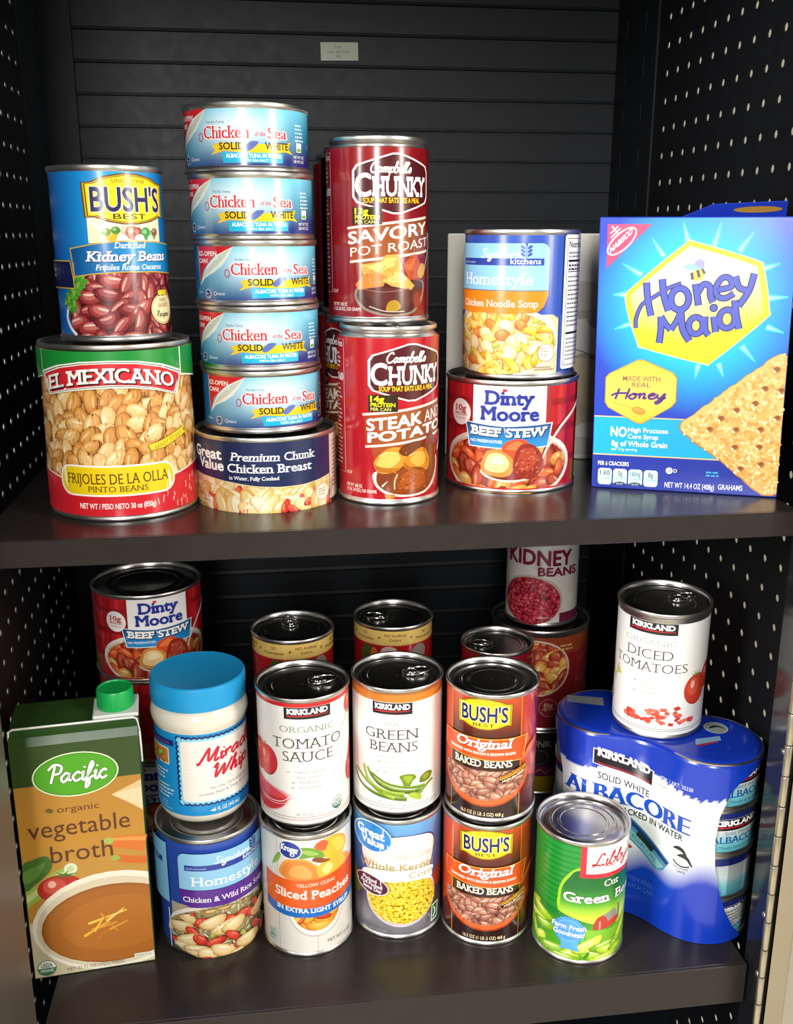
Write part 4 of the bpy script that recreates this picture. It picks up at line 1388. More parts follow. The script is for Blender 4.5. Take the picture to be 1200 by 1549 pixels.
def art_greenbeans(A):
    white_base(A, (101, 107.5, '#d07f2c'), '#777671')
    A.rect(-FULL, 107.2, FULL, 110, '#b0682a')
    kirk(A, -21, 13, 90, 100.8)
    A.G('lettering')
    A.text('CUT', -4, 80, 3.6, '#9a9894', w=12, serif=.05)
    A.text('GREEN', -4.5, 68.6, 8.6, '#3a3734', w=46, bold=-.016, serif=.075, sth=.05, smear=.012)
    A.text('BEANS', -3.5, 57.4, 8.6, '#3a3734', w=41, bold=-.016, serif=.075, sth=.05, smear=.012)
    A.text('WITH SEA SALT', -4, 52, 2, '#a5a39e', w=26, serif=.04)
    bullets(A, -2, 47.5, [('Fancy Grade', 16), ('Freshly Packed', 17), ('Blue Lake Variety', 19)])
    A.text('NET WT 411g (14.5 OZ)', -3.5, 10.6, 2.1, '#8d8d8a', w=24)
    A.G('picture')
    for pts, w, c in (([(-44, 33), (-36, 24), (-22, 19), (-4, 16), (8, 15)], 4, '#5c7c14'), ([(-26, 40), (-20, 32), (-6, 25), (10, 21), (22, 20)], 4.5, '#7fa01c'), ([(-24, 36), (-14, 27), (4, 22), (20, 21)], 3.6, '#4f6e12'), ([(-30, 41), (-26, 30), (-16, 22), (-2, 16)], 4.6, '#9cbc2a'), ([(-40, 35), (-28, 28), (-12, 22), (6, 19)], 4.4, '#86a820'), ([(-22, 36), (-8, 29), (8, 25.5), (24, 24)], 3, '#6c9018')):
        A.curve(pts, w * .5, mixh(c, '#2a3c08', .4), w1=w)
        A.curve([(a, b + .5) for a, b in pts], w * .3, c, w1=w * .75)
        A.curve([(a, b + 1.1) for a, b in pts], w * .08, mixh(c, '#e6f0a0', .5), w1=w * .2)
    A.blob([(2, 36), (8, 37.5), (14, 36.4), (16, 33), (13, 31), (11, 27), (6, 26), (4, 31)], '#6c8a14').blob([(5, 35), (10, 36), (13, 34), (9, 29)], '#93b02a')
    A.blob([(20, 33), (26, 36), (32, 34), (30, 29), (24, 27), (19, 28)], '#6e7a1c').blob([(22, 33), (26, 34.4), (29, 32), (24, 29)], '#94a032')
    A.curve([(16, 16), (22, 21), (28, 25), (33, 27)], 3.4, '#7a9a22', w1=2.2)
    A.blob([(9, 19), (14, 20), (21, 16), (20, 12), (12, 15)], '#a6bc3e')

def art_diced(A):
    A.rect(-FULL, 4.6, FULL, 104.6, '#f3f1ec')
    for v in (7.8, 9.6):
        A.rect(-FULL, v, FULL, v + .5, '#6a6966')
    kirk(A, -29, 13, 94, 104.8)
    A.G('lettering')
    A.text('ORGANIC', -9.5, 84.6, 5.0, '#a0a8a0', w=44, bold=-.016, serif=.075, sth=.05)
    A.text('DICED', -10, 72.4, 8.4, '#4a4744', w=40, bold=-.016, serif=.075, sth=.05, smear=.012)
    A.text('TOMATOES', -10, 61, 8.0, '#4a4744', w=66, bold=-.016, serif=.075, sth=.05, smear=.012)
    bullets(A, -8, 50, [('Steam Peeled', 14), ('Low Sodium', 12), ('Vine Ripened', 14)])
    A.text('NET WT 411g (14.5 OZ)', -14, 12, 2, '#a3a19c', w=26)
    A.G('picture')
    tomato(A, 50, 52, 10, 12)
    tomato(A, 34, 44, 12.5, 14, True, '#d2402a')
    A.G('tomato_slice_picture')
    tomato(A, -57, 48, 7, 10, False)
    A.G('herb_picture')
    for k in range(9):
        A.stroke([(-46 - k * .2, 38 + k), (-40 + k * .8, 58 - k)], 1, ('#c6cf5a', '#a3b13c', '#dfe08a')[k % 3], w1=.5)
    A.G('diced_picture')
    r = A.rnd
    for k in range(60):
        t = r.random()
        u = -28 + 60 * t
        top = 19 + 10 * math.sin(PI * min(1, t * 1.05)) ** .8 + (5 if .62 < t < .8 else 0)
        v = r.uniform(14 + 4 * abs(t - .6), top)
        c = r.choice(['#e0604a', '#d84a38', '#ee7a5e', '#c93a2c'])
        a = r.uniform(0, 90)
        s = r.uniform(2, 3.2)
        q = [(u + s * math.cos(R_(a + 90 * i)) * (1.2 if i % 2 else 1), v + s * .75 * math.sin(R_(a + 90 * i))) for i in range(4)]
        A.put([q], mixh(c, '#8a1c14', .3)).put([[(x + (u - x) * .18, y + (v - y) * .18 + .2) for x, y in q]], c)
    usda(A, -54, 24, 5.2)

def art_peach(A):
    A.rect(-FULL, 4, FULL, 108.6, '#e8e4da')
    for u in (-72, -58, -25.5, 7.5, 40, 73):
        A.rect(u - .2, 4, u + .2, 108.6, '#a9a498')
    A.G('picture')
    A.curve([(-30, 84), (-26, 92), (-16, 99), (0, 101), (12, 92)], 1.2, '#6d9a3a')
    A.blob([(-31, 82), (-28, 90), (-22, 94), (-24, 88)], '#8db84e')
    A.blob([(-22, 74), (-21, 86), (-12, 92), (0, 91), (10, 84), (22, 87), (36, 91), (38, 98), (34, 104), (24, 108), (10, 106), (4, 98), (12, 92), (40, 84), (40, 72), (10, 68)], '#f0a446')
    A.blob([(-20, 74), (-19, 85), (-10, 90), (2, 88), (8, 80), (6, 72)], '#e98a3c').blob([(-14, 76), (-12, 84), (-4, 86), (3, 80), (2, 74)], '#f2a95a')
    A.blob([(7, 104), (18, 107.6), (32, 104), (37, 94), (30, 86), (18, 88), (12, 95)], '#f3bb38').blob([(6, 102), (12, 107), (18, 104), (14, 97)], '#d8623a').blob([(22, 104), (32, 102), (34, 94), (26, 92)], '#f6cf52')
    A.blob([(8, 82), (16, 88), (28, 88), (36, 82), (36, 74), (12, 74)], '#f0b93e').blob([(12, 80), (18, 85), (22, 80), (16, 75)], '#f8e08a')
    A.blob([(4, 90), (12, 86.5), (20, 87), (15, 89.5), (8, 93)], '#8a4a1e')
    A.blob([(-9, 101), (2, 102), (12, 97), (14, 91), (4, 93), (-6, 92.5)], '#6fa03a').blob([(-6, 99), (2, 99.6), (10, 95), (2, 95)], '#9cc25a')
    # bowl of slices
    A.ell(7.5, 43, 24.5, 25, '#cfcac0').ell(7.5, 44, 23.6, 24, '#f6f4ee').ell(7.5, 44.5, 21.4, 20.4, '#e8861c')
    A.clip = ring((7.5, 44.5), 21.4, 20.4, 30)
    for u, v, a, b, rt, c in ((-6, 34, 12, 7, 50, '#f1a52a'), (4, 30, 14, 6, 20, '#ee9420'), (14, 36, 14, 7, -20, '#f0a030'), (22, 42, 10, 6, 60, '#f2b040'), (0, 42, 10, 6, 100, '#f4b53a'), (10, 27, 12, 5, -5, '#f4a83c')):
        A.bean(u, v, a, b, rt, c, '#c2601a', '#f9cf6a', .5)
    A.bean(11, 37, 8, 2.6, -15, '#c8402a', '#9a2a1a', '#e2804a', .3)
    A.bean(-5, 36, 7, 1.8, 60, '#d0602a', '#a8401a', '#ee9a4a', .3)
    A.clip = None
    A.G('banner')
    top = [(-40, 75), (-30, 73), (-20, 72.2), (-8, 72), (4, 72.4), (16, 73.4), (28, 75.2), (40, 77), (53, 80)]
    mid = [(u, v - 25 + (u + 40) * -.035) for u, v in top]
    A.poly(top + [(53, 48)] + mid[::-1], grad([(-40, '#ef6a24'), (10, '#ee5a20'), (53, '#d84a20')], 0))
    low = [(u, v - 8.6) for u, v in mid]
    A.poly(mid + low[::-1], '#1f6fc4')
    A.G('lettering')
    A.text('YELLOW CLING', 7, 66.3, 2.8, '#ffe0cc', w=33, rot=.03, serif=.04, bold=.01)
    A.text('Sliced Peaches', 6.5, 54.6, 7.6, '#fff8f0', w=69, bold=.022, serif=.02, sth=.1, rot=-.005, arc=.0014)
    A.text('IN EXTRA LIGHT SYRUP', 6, 41.6, 3.9, '#ffffff', w=66, bold=.025, serif=.03, arc=.0012, rot=-.02)
    A.text('NET WT 15 OZ', 29, 9.5, 3.3, '#6a675e', w=27, serif=.03, rot=-.06)
    A.micro(44, 52, 8, 12, .9, 2.6, '#8d897e')
    A.G('logo')
    A.ell(-14, 99.5, 10.4, 8.2, '#f6f6f6', -12).ell(-14, 99.5, 9.6, 7.4, '#23409c', -12)
    A.text('Kroger', -14, 98.2, 5.2, '#ffffff', w=14.5, bold=.04, serif=.04, rot=-.18)
    A.stroke(ring((-11.6, 95.6), 1.6, 1.4, 14), .8, '#ffffff', True)
    A.G('seal')
    A.rrect(-38.5, 8, -27.5, 21, .8, '#cfe0d8')
    A.micro(-37.6, 18, 9, 2, 1, 2.2, '#5f9a8a')
    A.text('BPA', -33, 12, 2.6, '#2f7a68', w=7, bold=.03)
    A.micro(-37, 9.6, 7, 1, .8, 2, '#5f9a8a')

def art_corn(A):
    A.rect(-FULL, 4, FULL, 108.8, grad([(4, '#6d6c72'), (18, '#8f8a90'), (34, '#5b4a58'), (46, '#5a5a86'), (60, '#4c66a8'), (90, '#5a8cc8'), (109, '#6aa6dc')]), rows=4)
    A.G('picture')
    A.blob([(-60, 52), (-48, 56), (-40, 50), (-36, 40), (-42, 32), (-60, 34)], '#b8882a').blob([(-56, 44), (-46, 48), (-38, 36), (-50, 30)], '#7a8a2e')
    A.blob([(34, 52), (44, 58), (56, 56), (56, 40), (38, 40)], '#b8562e')
    A.blob([(-35, 78), (-32, 88), (-20, 94), (-4, 98), (12, 98.4), (28, 96.5), (35, 91), (36, 82), (32, 68), (26, 56), (4, 52), (-14, 52), (-26, 60), (-32, 70)], '#34406a')
    A.blob([(-34, 78), (-31, 87), (-20, 92.6), (-4, 97), (12, 97.6), (27, 95.4), (34, 90), (35, 82), (31, 68), (25, 56), (4, 52), (-14, 52), (-25, 60), (-31, 70)], '#f5f2ec')
    A.ell(4.5, 38, 33, 26.5, '#d9d2de').ell(4.5, 39.5, 32, 25, '#f3f0f2').ell(4.5, 40, 29.6, 22.6, '#e0b414')
    A.clip = ring((4.5, 40), 29.6, 22.6, 30)
    def kern(u, v, r):
        c = r.choice(['#f2d01c', '#eec414', '#f6dc3c', '#e8b80e'])
        A.bean(u, v, r.uniform(1.7, 2.3), r.uniform(1.4, 1.8), r.uniform(0, 180), c, '#b07c08', '#fbf09a')
    A.scatter(-26, 16, 35, 60, 330, kern)
    A.clip = None
    A.blob([(-27, 57), (-10, 57.6), (6, 58.4), (20, 57.6), (27, 56), (28.6, 62), (27, 68), (0, 69), (-26, 66)], '#f5f2ec')
    A.G('logo')
    A.ell(-21, 97.5, 17.4, 13.6, '#f2f6fa', -14).ell(-21, 97.5, 16.6, 12.8, '#2b86d2', -14)
    A.text('Great', -21.5, 97.6, 7.2, '#ffffff', w=23.5, bold=.035, rot=-.16).text('Value', -19.5, 89.8, 6.6, '#ffffff', w=19, bold=.035, rot=-.16)
    A.ell(-21, 52.4, 15, 9, '#efe6ea', -14).ell(-21, 52.4, 14.2, 8.2, '#571f34', -14)
    A.text('Picked', -22, 55, 3.3, '#f8f2f2', w=12, bold=.03, rot=-.16).text('And Packed', -21, 51, 3.3, '#f8f2f2', w=19, bold=.03, rot=-.16).text('Same Day', -20, 47, 3.3, '#f8f2f2', w=16, bold=.03, rot=-.16)
    A.G('lettering')
    A.script('Golden Sweet', -6, 79.6, 2.9, '#c9b7a6', w=35, sw=.14)
    A.text('Whole Kernel', -1, 68.6, 6.6, '#a89236', w=59, rot=.01)
    A.text('Corn', 18.5, 61, 5.8, '#b9a458', w=20, rot=.01)
    A.text('NET WT 15.25 OZ', -18, 9, 2.2, '#a9a6aa', w=20)
    A.G('seal')
    A.poly([(27.6, 12), (34.5, 14), (35.5, 30), (28.4, 28)], '#e9ece0').poly([(28.4, 13.4), (33.8, 15), (34.6, 28.6), (29.2, 27)], '#2f6a3a')
    A.curve([(30, 16), (32, 20), (31, 25)], 1.2, '#e9ece0')

def art_baked(A):
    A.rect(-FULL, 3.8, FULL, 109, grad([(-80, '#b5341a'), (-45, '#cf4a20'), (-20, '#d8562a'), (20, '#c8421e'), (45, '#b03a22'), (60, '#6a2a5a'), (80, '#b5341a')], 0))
    A.G('panel')
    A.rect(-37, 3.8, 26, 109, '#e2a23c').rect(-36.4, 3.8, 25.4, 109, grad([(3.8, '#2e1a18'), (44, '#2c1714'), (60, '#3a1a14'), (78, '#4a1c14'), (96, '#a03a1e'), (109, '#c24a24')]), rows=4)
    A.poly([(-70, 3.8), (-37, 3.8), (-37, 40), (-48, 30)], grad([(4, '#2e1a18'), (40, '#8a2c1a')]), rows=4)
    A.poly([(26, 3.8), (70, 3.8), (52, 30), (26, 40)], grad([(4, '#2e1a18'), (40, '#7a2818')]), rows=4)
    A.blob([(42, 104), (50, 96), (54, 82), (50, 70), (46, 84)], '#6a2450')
    badge(A, -6, 95.3, 47, 27.5)
    A.G('picture')
    A.clip = [(-60, 12), (50, 12), (50, 44.6), (-60, 44.6)]
    A.ell(-6, 42, 41, 28, '#a8401e').ell(-6, 42.6, 40.2, 27, '#dc6430').ell(-6, 43.6, 37, 23.4, '#5c2e22')
    A.clip = [p for p in ring((-6, 43), 37, 22.6, 40) if p[1] < 47.5]
    f = bean_mix([('#9c6450', '#4c261c', '#dcb4a0'), ('#ad7058', '#5a2e22', '#e8c4ae'), ('#8a5444', '#40201a', '#cfa28e')], 6.6, 3.6, .4)
    f.A = A
    A.d += 1e-5
    A.scatter(-44, 19, 32, 48, 62, f)
    A.clip = None
    A.G('banner')
    A.poly([(-44, 74.6), (32, 75.6), (30, 65), (27.6, 54.4), (-43, 58.4)], '#efb040')
    A.poly([(-46, 73.9), (31, 74.9), (29.2, 65), (27, 55.1), (-46, 59.1)], '#dd4f1c')
    A.poly([(26, 55), (33, 64), (44, 70), (44, 64), (34, 58), (27, 52)], '#d8622a')
    A.poly([(7, 42.4), (31, 50.4), (31.4, 45.6), (7.6, 36.4)], '#1d1412').poly([(7.6, 42), (30.6, 49.8), (30.8, 46.2), (7.8, 38.8)], '#e29a24')
    A.text('EXCELLENT SOURCE', 19.2, 43.4, 2.3, '#3a2010', w=21, rot=.31, bold=.02)
    A.text('HIGH IN FIBER', 19.4, 39.8, 2.0, '#f4ead8', w=19, rot=.33, bold=.02)
    A.G('lettering')
    A.text('Original', -6, 66.4, 7.6, '#7a1e0c', w=46.5, bold=.035, serif=.07, ital=.24)
    A.text('Original', -6.4, 66.8, 7.6, '#fffaf2', w=46, bold=.02, serif=.06, ital=.24, smear=.01)
    A.text('SEASONED WITH BACON & BROWN SUGAR', -8, 61.0, 2.2, '#fff2e2', w=57, bold=.03, rot=-.012)
    A.text('BAKED BEANS', -6.5, 50.2, 5.8, '#fbeed4', w=48, bold=.018, serif=.05, sth=.08, smear=.01)
    A.text('16.5 OZ (1 LB .5 OZ) 468 g', -6, 6.6, 3.0, '#ead6a8', w=35, bold=.015)

def art_libby(A):
    A.rect(-FULL, 3.2, FULL, 109.6, grad([(3, '#2f8a20'), (50, '#148a2c'), (110, '#178f34')]))
    for v in range(52, 108, 5):
        A.rect(-70, v, 0, v + 1.6, '#117a2a')
    A.rect(-61, 3.2, -58.6, 109.6, '#8fd02c')
    A.G('picture')
    A.blob([(-17, 50), (-17, 60), (-15.5, 70), (-10, 81), (0, 90), (20, 92), (60, 90), (60, 30), (20, 32), (-10, 40)], '#9adb24')
    arcp = catmull([(-14.6, 48), (-14.8, 60), (-13.2, 70), (-8, 79.6), (0, 87.4), (30, 89), (70, 88)], 6) + [(70, 26), (-10, 42)]
    A.poly(arcp, grad([(30, '#e8e66a'), (44, '#bfdc3a'), (56, '#4aa02a'), (70, '#126a2a'), (90, '#0e5a28')]), rows=4)
    A.poly([(-70, 60), (-40, 50), (-17, 46.5), (0, 42), (18, 36.5), (40, 33), (70, 34), (70, 3.2), (-70, 3.2)], grad([(10, '#4fa024'), (34, '#4a9a26'), (42, '#1d7a2c'), (58, '#12702c')]), rows=4)
    A.poly([(6, 33), (30, 30), (52, 40), (60, 40), (60, 3.2), (0, 3.2)], '#7ab82c')
    # barn
    A.poly([(13, 32), (13, 38), (16, 43.6), (20, 45), (24, 43), (26, 38), (26, 32)], '#b5362a').poly([(20, 45), (24, 43), (26, 38), (36, 41), (35, 46.6), (31, 48.4)], '#8f8f86').poly([(26, 38), (26, 32), (37, 34.6), (36.4, 41)], '#c8422e')
    A.rect(18, 32.4, 19, 40, '#e0c0b0')
    A.poly([(36.6, 35), (36.6, 50), (39, 51), (39, 36)], '#6a6a66')
    def pod(u, v, L, W, rt, k=0):
        c = ('#b6d636', '#96c42a', '#cde34e', '#7cb02a')[k % 4]
        A.bean(u, v, L, W, rt, c, mixh(c, '#2a5a10', .55), '#eef6a4', .25)
    for i, (u, v, L, W, rt) in enumerate(((-48, 38, 14, 4.4, 25), (-36, 37, 15, 5, -12), (-44, 28, 17, 4.4, 4), (-30, 26, 13, 4.4, 8), (-52, 16, 9, 3.6, 70), (-42, 15, 12, 3.8, -60), (-33, 13, 7, 4.6, 30), (-20, 9, 15, 5, 10), (-4, 8, 12, 6, 34), (12, 9, 14, 5, -22), (10, 18, 14, 5, 32), (24, 16, 13, 4.4, 10), (30, 11, 14, 4.2, -8), (40, 20, 15, 3, 42), (44, 28, 14, 2.4, 50), (-10, 4.6, 14, 3.4, 0), (24, 4.8, 14, 3.4, 6))):
        pod(u, v, L, W, rt, i)
    A.ell(8.5, 8, 1.6, 4.4, '#4f8a1e', -30)
    A.G('panel')
    A.poly([(0, 109.6), (0, 81.2), (70, 79), (70, 109.6)], '#d2283a').poly([(4.6, 109.6), (4.8, 85), (70, 82.6), (70, 109.6)], '#f2efe6')
    A.stroke([(6.4, 109.6), (6.6, 87), (70, 84.4)], .5, '#d9b878')
    A.G('logo')
    A.script("Libby's", 9, 92.2, 5.2, '#b3222e', w=42, sw=.26, ital=.25)
    A.curve([(8, 90.4), (14, 92.8), (22, 91), (30, 90.2)], .7, '#b3222e')
    A.G('lettering')
    A.otext('Cut', 27.5, 72, 6.0, '#fdfdf4', '#12501e', .03, .012, w=15, serif=.06, sth=.08)
    A.otext('Green', 7, 58, 8.2, '#fdfdf4', '#12501e', .03, .02, w=38, serif=.06, sth=.1)
    A.otext('Beans', 31, 58, 8.2, '#fdfdf4', '#12501e', .03, .012, w=34, al='l', serif=.06, sth=.08)
    A.G('seal')
    for k in range(24):
        A.ell(-6.5 + 11.4 * math.cos(2 * PI * k / 24), 30.4 + 11.4 * math.sin(2 * PI * k / 24), 1.7, 1.7, '#4b97d6', n=10)
    A.ell(-6.5, 30.4, 11.6, 11.6, '#4b97d6').poly([(-12, 22), (-12.6, 11.4), (-8, 13.4), (3.2, 12.2), (1, 16), (2, 22)], '#5aa4de')
    A.stroke(ring((-6.5, 30.4), 9.6, 9.6), .4, '#8ac0ea', True)
    A.otext('Farm Fresh', -6.8, 31.6, 4.4, '#ffffff', '#2f6fb0', .035, .02, w=28, ital=.12)
    A.otext('Goodness!', -6.8, 25.6, 4.4, '#ffffff', '#2f6fb0', .035, .02, w=25, ital=.12)

def art_kidney_white(A):
    A.rect(-FULL, 4, FULL, 109, '#cfc9c0')
    for k in range(14):
        A.ell(A.rnd.uniform(-55, 55), A.rnd.uniform(8, 70), A.rnd.uniform(4, 9), A.rnd.uniform(3, 7), A.rnd.choice(['#c2baae', '#d8d3ca', '#b9af9f']), A.rnd.uniform(0, 90))
    A.rect(20, 4, 60, 14, '#6a1a3c')
    A.G('picture')
    A.ell(-10, 27.5, 33, 27, '#b5a89a')
    A.clip = ring((-11, 27), 31, 25, 30)
    A.ell(-11, 27, 31, 25, '#4a0e18')
    f = bean_mix([('#a01c30', '#500a16', '#d86a70'), ('#b52a3a', '#5e0e1a', '#e08084'), ('#88142a', '#440812', '#c85060')], 4.8, 2.7, .5)
    f.A = A
    A.scatter(-43, 2, 21, 53, 150, f)
    A.clip = None
    A.G('lettering')
    A.text('KIDNEY', -3, 66, 15, '#6e1030', w=66, bold=.03).text('BEANS', 17, 55, 8.6, '#6e1030', w=41, bold=.03)
    A.text('NET WT 15.5 OZ', 8, 9, 2.2, '#e4d0cc', w=22)

def art_redbowl(A):
    A.rect(-FULL * 1.3, 4, FULL * 1.3, 104, '#7e1a20')
    A.rect(-FULL * 1.3, 86, FULL * 1.3, 104, '#8a3a1c')
    A.G('picture')
    A.ell(-2, 70, 36, 31, '#c9b49e').ell(-2, 70, 34, 29, '#6a2016')
    stew_food(A, -2, 70, 33.6, 28.6)
    A.G('panel')
    A.rect(-36, 36, -8, 56, '#24506e')
    A.ell(12, 27, 10, 10, '#b08078').ell(12, 27, 9.4, 9.4, '#8a2428')
    A.text('10g', 12, 28, 4, '#c8a098', w=9, bold=.02).text('PROTEIN', 12, 24, 2.4, '#c8a098', w=11, bold=.02)
    A.micro(22, 94, 18, 2, 2, 4, '#c89a60')

def art_yellow(A):
    A.rect(-FULL * 1.3, 3, FULL * 1.3, 68, '#2a2624')
    A.rect(-FULL * 1.3, 3, FULL * 1.3, 22, '#b09216').rect(-FULL * 1.3, 22, FULL * 1.3, 34, '#6a2460')
    A.G('lettering')
    A.text('CHUNKY', 12, 56, 7, '#8a8680', w=44, bold=.02)
    A.stroke(ring((14, 44), 10, 8), .8, '#6a6460', True)
    A.stroke([(10, 26), (16, 30), (22, 25), (28, 30)], 1.4, '#c8902a')

def art_goldband(turn):
    def art(A):
        A.rect(-FULL, 4, FULL, 109, '#a3161f')
        A.G('panel')
        A.rect(-FULL, 95.4, FULL, 109.2, '#d9b765')
        u = -60
        while u < 60:
            A.poly([(u, 95.5), (u + 1.1, 94.2), (u + 2.2, 95.5)], '#d9b765')
            u += 2.2
        A.G('lettering')
        for k, (a, b) in enumerate((('NO Artificial', 'Flavors'), ('NO', 'Preservatives'), ('NO Artificial', 'Colors'), ('NO', 'Preservatives'), ('NO Artificial', 'Flavors'))):
            uc = (k - 2) * 30 + turn
            A.text(a, uc, 103.4, 2.6, '#7a3f18', w=20 if len(a) > 3 else 5, bold=.008, serif=.02).text(b, uc, 99, 2.6, '#7a3f18', w=19 if len(b) > 8 else 11, bold=.008, serif=.02)
            A.ell(uc + 15.2, 102, 1.4, .8, '#6a5a1a', 40)
        A.G('picture')
        A.ell(-4 + turn * .2, 88, 8, 6, '#c8b0a0').ell(-28 + turn, 80, 7, 14, '#3f5a26').ell(-20 + turn, 84, 4, 8, '#c86a2a').ell(26, 86, 8, 8, '#8a8078')
    return art

def art_redwhite(A):
    A.rect(-110, 4, 110, 50, '#e6ded0').rect(-110, 50, 110, 98, '#9c1a24')
    A.poly([(-110, 98), (30, 98), (60, 86), (110, 80), (110, 50), (60, 52), (20, 78), (-110, 90)], '#9c1a24')
    A.poly([(14, 92), (40, 88), (70, 60), (70, 92)], '#d8cdb8')
    A.G('lettering')
    A.script("Campbell's", -20, 70, 5, '#e8ded2', w=44, sw=.25)

# ------------------------------------------------------------------ upper shelf
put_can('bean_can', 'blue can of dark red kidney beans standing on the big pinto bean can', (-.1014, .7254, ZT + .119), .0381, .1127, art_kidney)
put_can('bean_can', 'large can of pinto beans, green, tan and red, left end of upper shelf', (-.1025, .7175, ZT), .0515, .119, art_pinto)
put_can('chicken_can', 'wide navy can of chunk chicken breast under the stack of tuna cans', (0, .7252, ZT), .0515, .0534, art_chicken)

TUNA = [('lowest of the five stacked blue tuna cans, resting on the navy chicken can', -.0013, .7327, 3),
        ('second tuna can from the bottom of the blue stack, red corner partly turned away', -.0019, .7343, -10),
        ('middle tuna can of the blue five-high stack, full red corner showing', -.0028, .7367, 0),
        ('second blue tuna can from the top of the stack, label turned to the left', -.0041, .7376, -13),
        ('topmost blue tuna can of the stack, its rim above every other can', -.0059, .7435, -13.5)]
tuna0 = None
for k, (lab, x, y, turn) in enumerate(TUNA):
    z = ZT + .0534 + .0438 * k
    if tuna0 is None:
        o = tuna0 = put_can('tuna_can', lab, (x, y, z), .0437, .0438, art_tuna, group='stacked blue tuna cans', mat=M_LITHO, turn=turn)
    else:
        o = dup(tuna0)
        o.location = (x, y, z)
        o.rotation_euler = (0, 0, math.atan2(-y, -x) + PI / 2 + turn / 43.7)
    o['label'] = lab

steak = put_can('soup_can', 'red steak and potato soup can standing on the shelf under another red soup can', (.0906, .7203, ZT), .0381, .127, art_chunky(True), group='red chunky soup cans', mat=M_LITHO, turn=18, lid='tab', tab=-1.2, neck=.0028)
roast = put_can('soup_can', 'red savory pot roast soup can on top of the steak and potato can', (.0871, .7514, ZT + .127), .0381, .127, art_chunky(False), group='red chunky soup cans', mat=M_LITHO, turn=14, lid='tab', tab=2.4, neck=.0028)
for src, x, y, z, turn, lab in ((steak, .0885, .8305, 0, -34, 'shaded red soup can on the shelf behind the steak and potato can'),
                                (roast, .0882, .8320, .127, 56, 'dark red soup can directly behind the savory pot roast can, print panel at its edge'),
                                (steak, .0862, .9095, 0, 50, 'rearmost shaded red soup can on the shelf, a sliver left of the others'),
                                (roast, .0862, .9105, .127, 62, 'rearmost upper red soup can, only a thin strip beside the tuna stack')):
    o = dup(src)
    o.location = (x, y, ZT + z)
    o.rotation_euler = (0, 0, math.atan2(-y, -x) + PI / 2 + turn / 38.1)
    o['label'] = lab

put_can('stew_can', 'wide red beef stew can on the upper shelf under the blue noodle soup can', (.1927, .7541, ZT), .0515, .0848, art_stew, group='beef stew cans')
put_can('soup_can', 'blue chicken noodle soup can with orange strip on top of a beef stew can', (.1973, .7557, ZT + .0848), .0437, .1072, art_homestyle(False), turn=-60)

# pale carton in the shade behind the noodle soup
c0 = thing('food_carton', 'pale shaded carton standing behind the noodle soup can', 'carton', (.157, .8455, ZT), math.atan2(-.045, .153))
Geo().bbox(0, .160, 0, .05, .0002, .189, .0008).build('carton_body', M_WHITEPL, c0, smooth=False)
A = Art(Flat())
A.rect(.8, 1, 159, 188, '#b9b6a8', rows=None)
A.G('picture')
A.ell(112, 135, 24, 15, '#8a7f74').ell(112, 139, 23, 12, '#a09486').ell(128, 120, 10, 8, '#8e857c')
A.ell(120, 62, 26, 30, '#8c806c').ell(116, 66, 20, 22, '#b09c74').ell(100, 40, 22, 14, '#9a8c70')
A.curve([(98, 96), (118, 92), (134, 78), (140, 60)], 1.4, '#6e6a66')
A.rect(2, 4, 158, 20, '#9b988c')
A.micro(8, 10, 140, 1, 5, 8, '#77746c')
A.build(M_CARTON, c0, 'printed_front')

# graham cracker box
hb = thing('cracker_box', 'bright blue cracker box with yellow hexagon at the right end of the upper shelf', 'box', (.2487, .7159, ZT), math.atan2(-.0502, .1256))
HW, HH, HD = .1353, .2005, .058
SH = -.022
g = Geo().bbox(0, HW, 0, HD, .0002, HH, .0007)
g.v = [(x + SH * z, y, z) for x, y, z in g.v]
M_BLUECARD = material('blue_carton_board', '#2440b4', rough=.36, noise=.05)
g.build('carton_body', M_BLUECARD, hb, smooth=False)
A = Art(Flat(SH))
def hbg(u, v):
    d = math.hypot((u - 70) / 78, (v - 140) / 82)
    t = min(1, max(0, (d - .5) / .5))
    a = np.array(lin('#14bcf0')) * (1 - t) + np.array(lin('#1d3cb4')) * t
    return tuple(a)
A.rect(.5, 56, 134.8, 199.8, hbg, rows=4)
A.rect(.5, 1, 134.8, 26.5, '#1c3098').rect(.5, 26.5, 134.8, 56, '#18a6d6').rect(.5, 55.4, 134.8, 56.2, '#e8c07a').rect(.5, 26, 134.8, 26.9, '#e8c07a')
A.G('rays')
for (a, b), (c, d) in (((58, 197), (62, 184)), ((84, 197), (80, 181)), ((106, 190), (97, 177)), ((125, 169), (114, 165)), ((37, 186), (46, 173)), ((17, 168), (31, 160)), ((11, 146), (21, 146)), ((13, 121), (27, 126)), ((132, 146), (119, 145)), ((131, 121), (119, 125)), ((113, 100), (103, 111)), ((92, 88), (88, 98)), ((72, 86), (74, 97))):
    A.stroke([(a, b), (c, d)], 1.0, '#3cc4f0', w1=5.4).stroke([(a + (c - a) * .2, b + (d - b) * .2), (c, d)], .8, '#6cd4f4', w1=3.6).stroke([(a + (c - a) * .45, b + (d - b) * .45), (c, d)], .6, '#a0e4f8', w1=2.2)
A.G('logo')
hx = [(22, 147), (63, 183), (112, 169), (119, 135), (113, 122), (79, 98), (34, 109)]
hx = [(20.5, 142), (27, 153), (60, 181.5), (67, 183), (108, 171), (114, 165), (119.5, 138), (117, 130), (84, 100), (76, 98), (36, 107.5), (30, 112)]
A.blob([(70 + (u - 70) * 1.015, 140 + (v - 140) * 1.015) for u, v in hx], '#fdf6c8', n=4)
A.blob(hx, '#fadf0c', n=4)
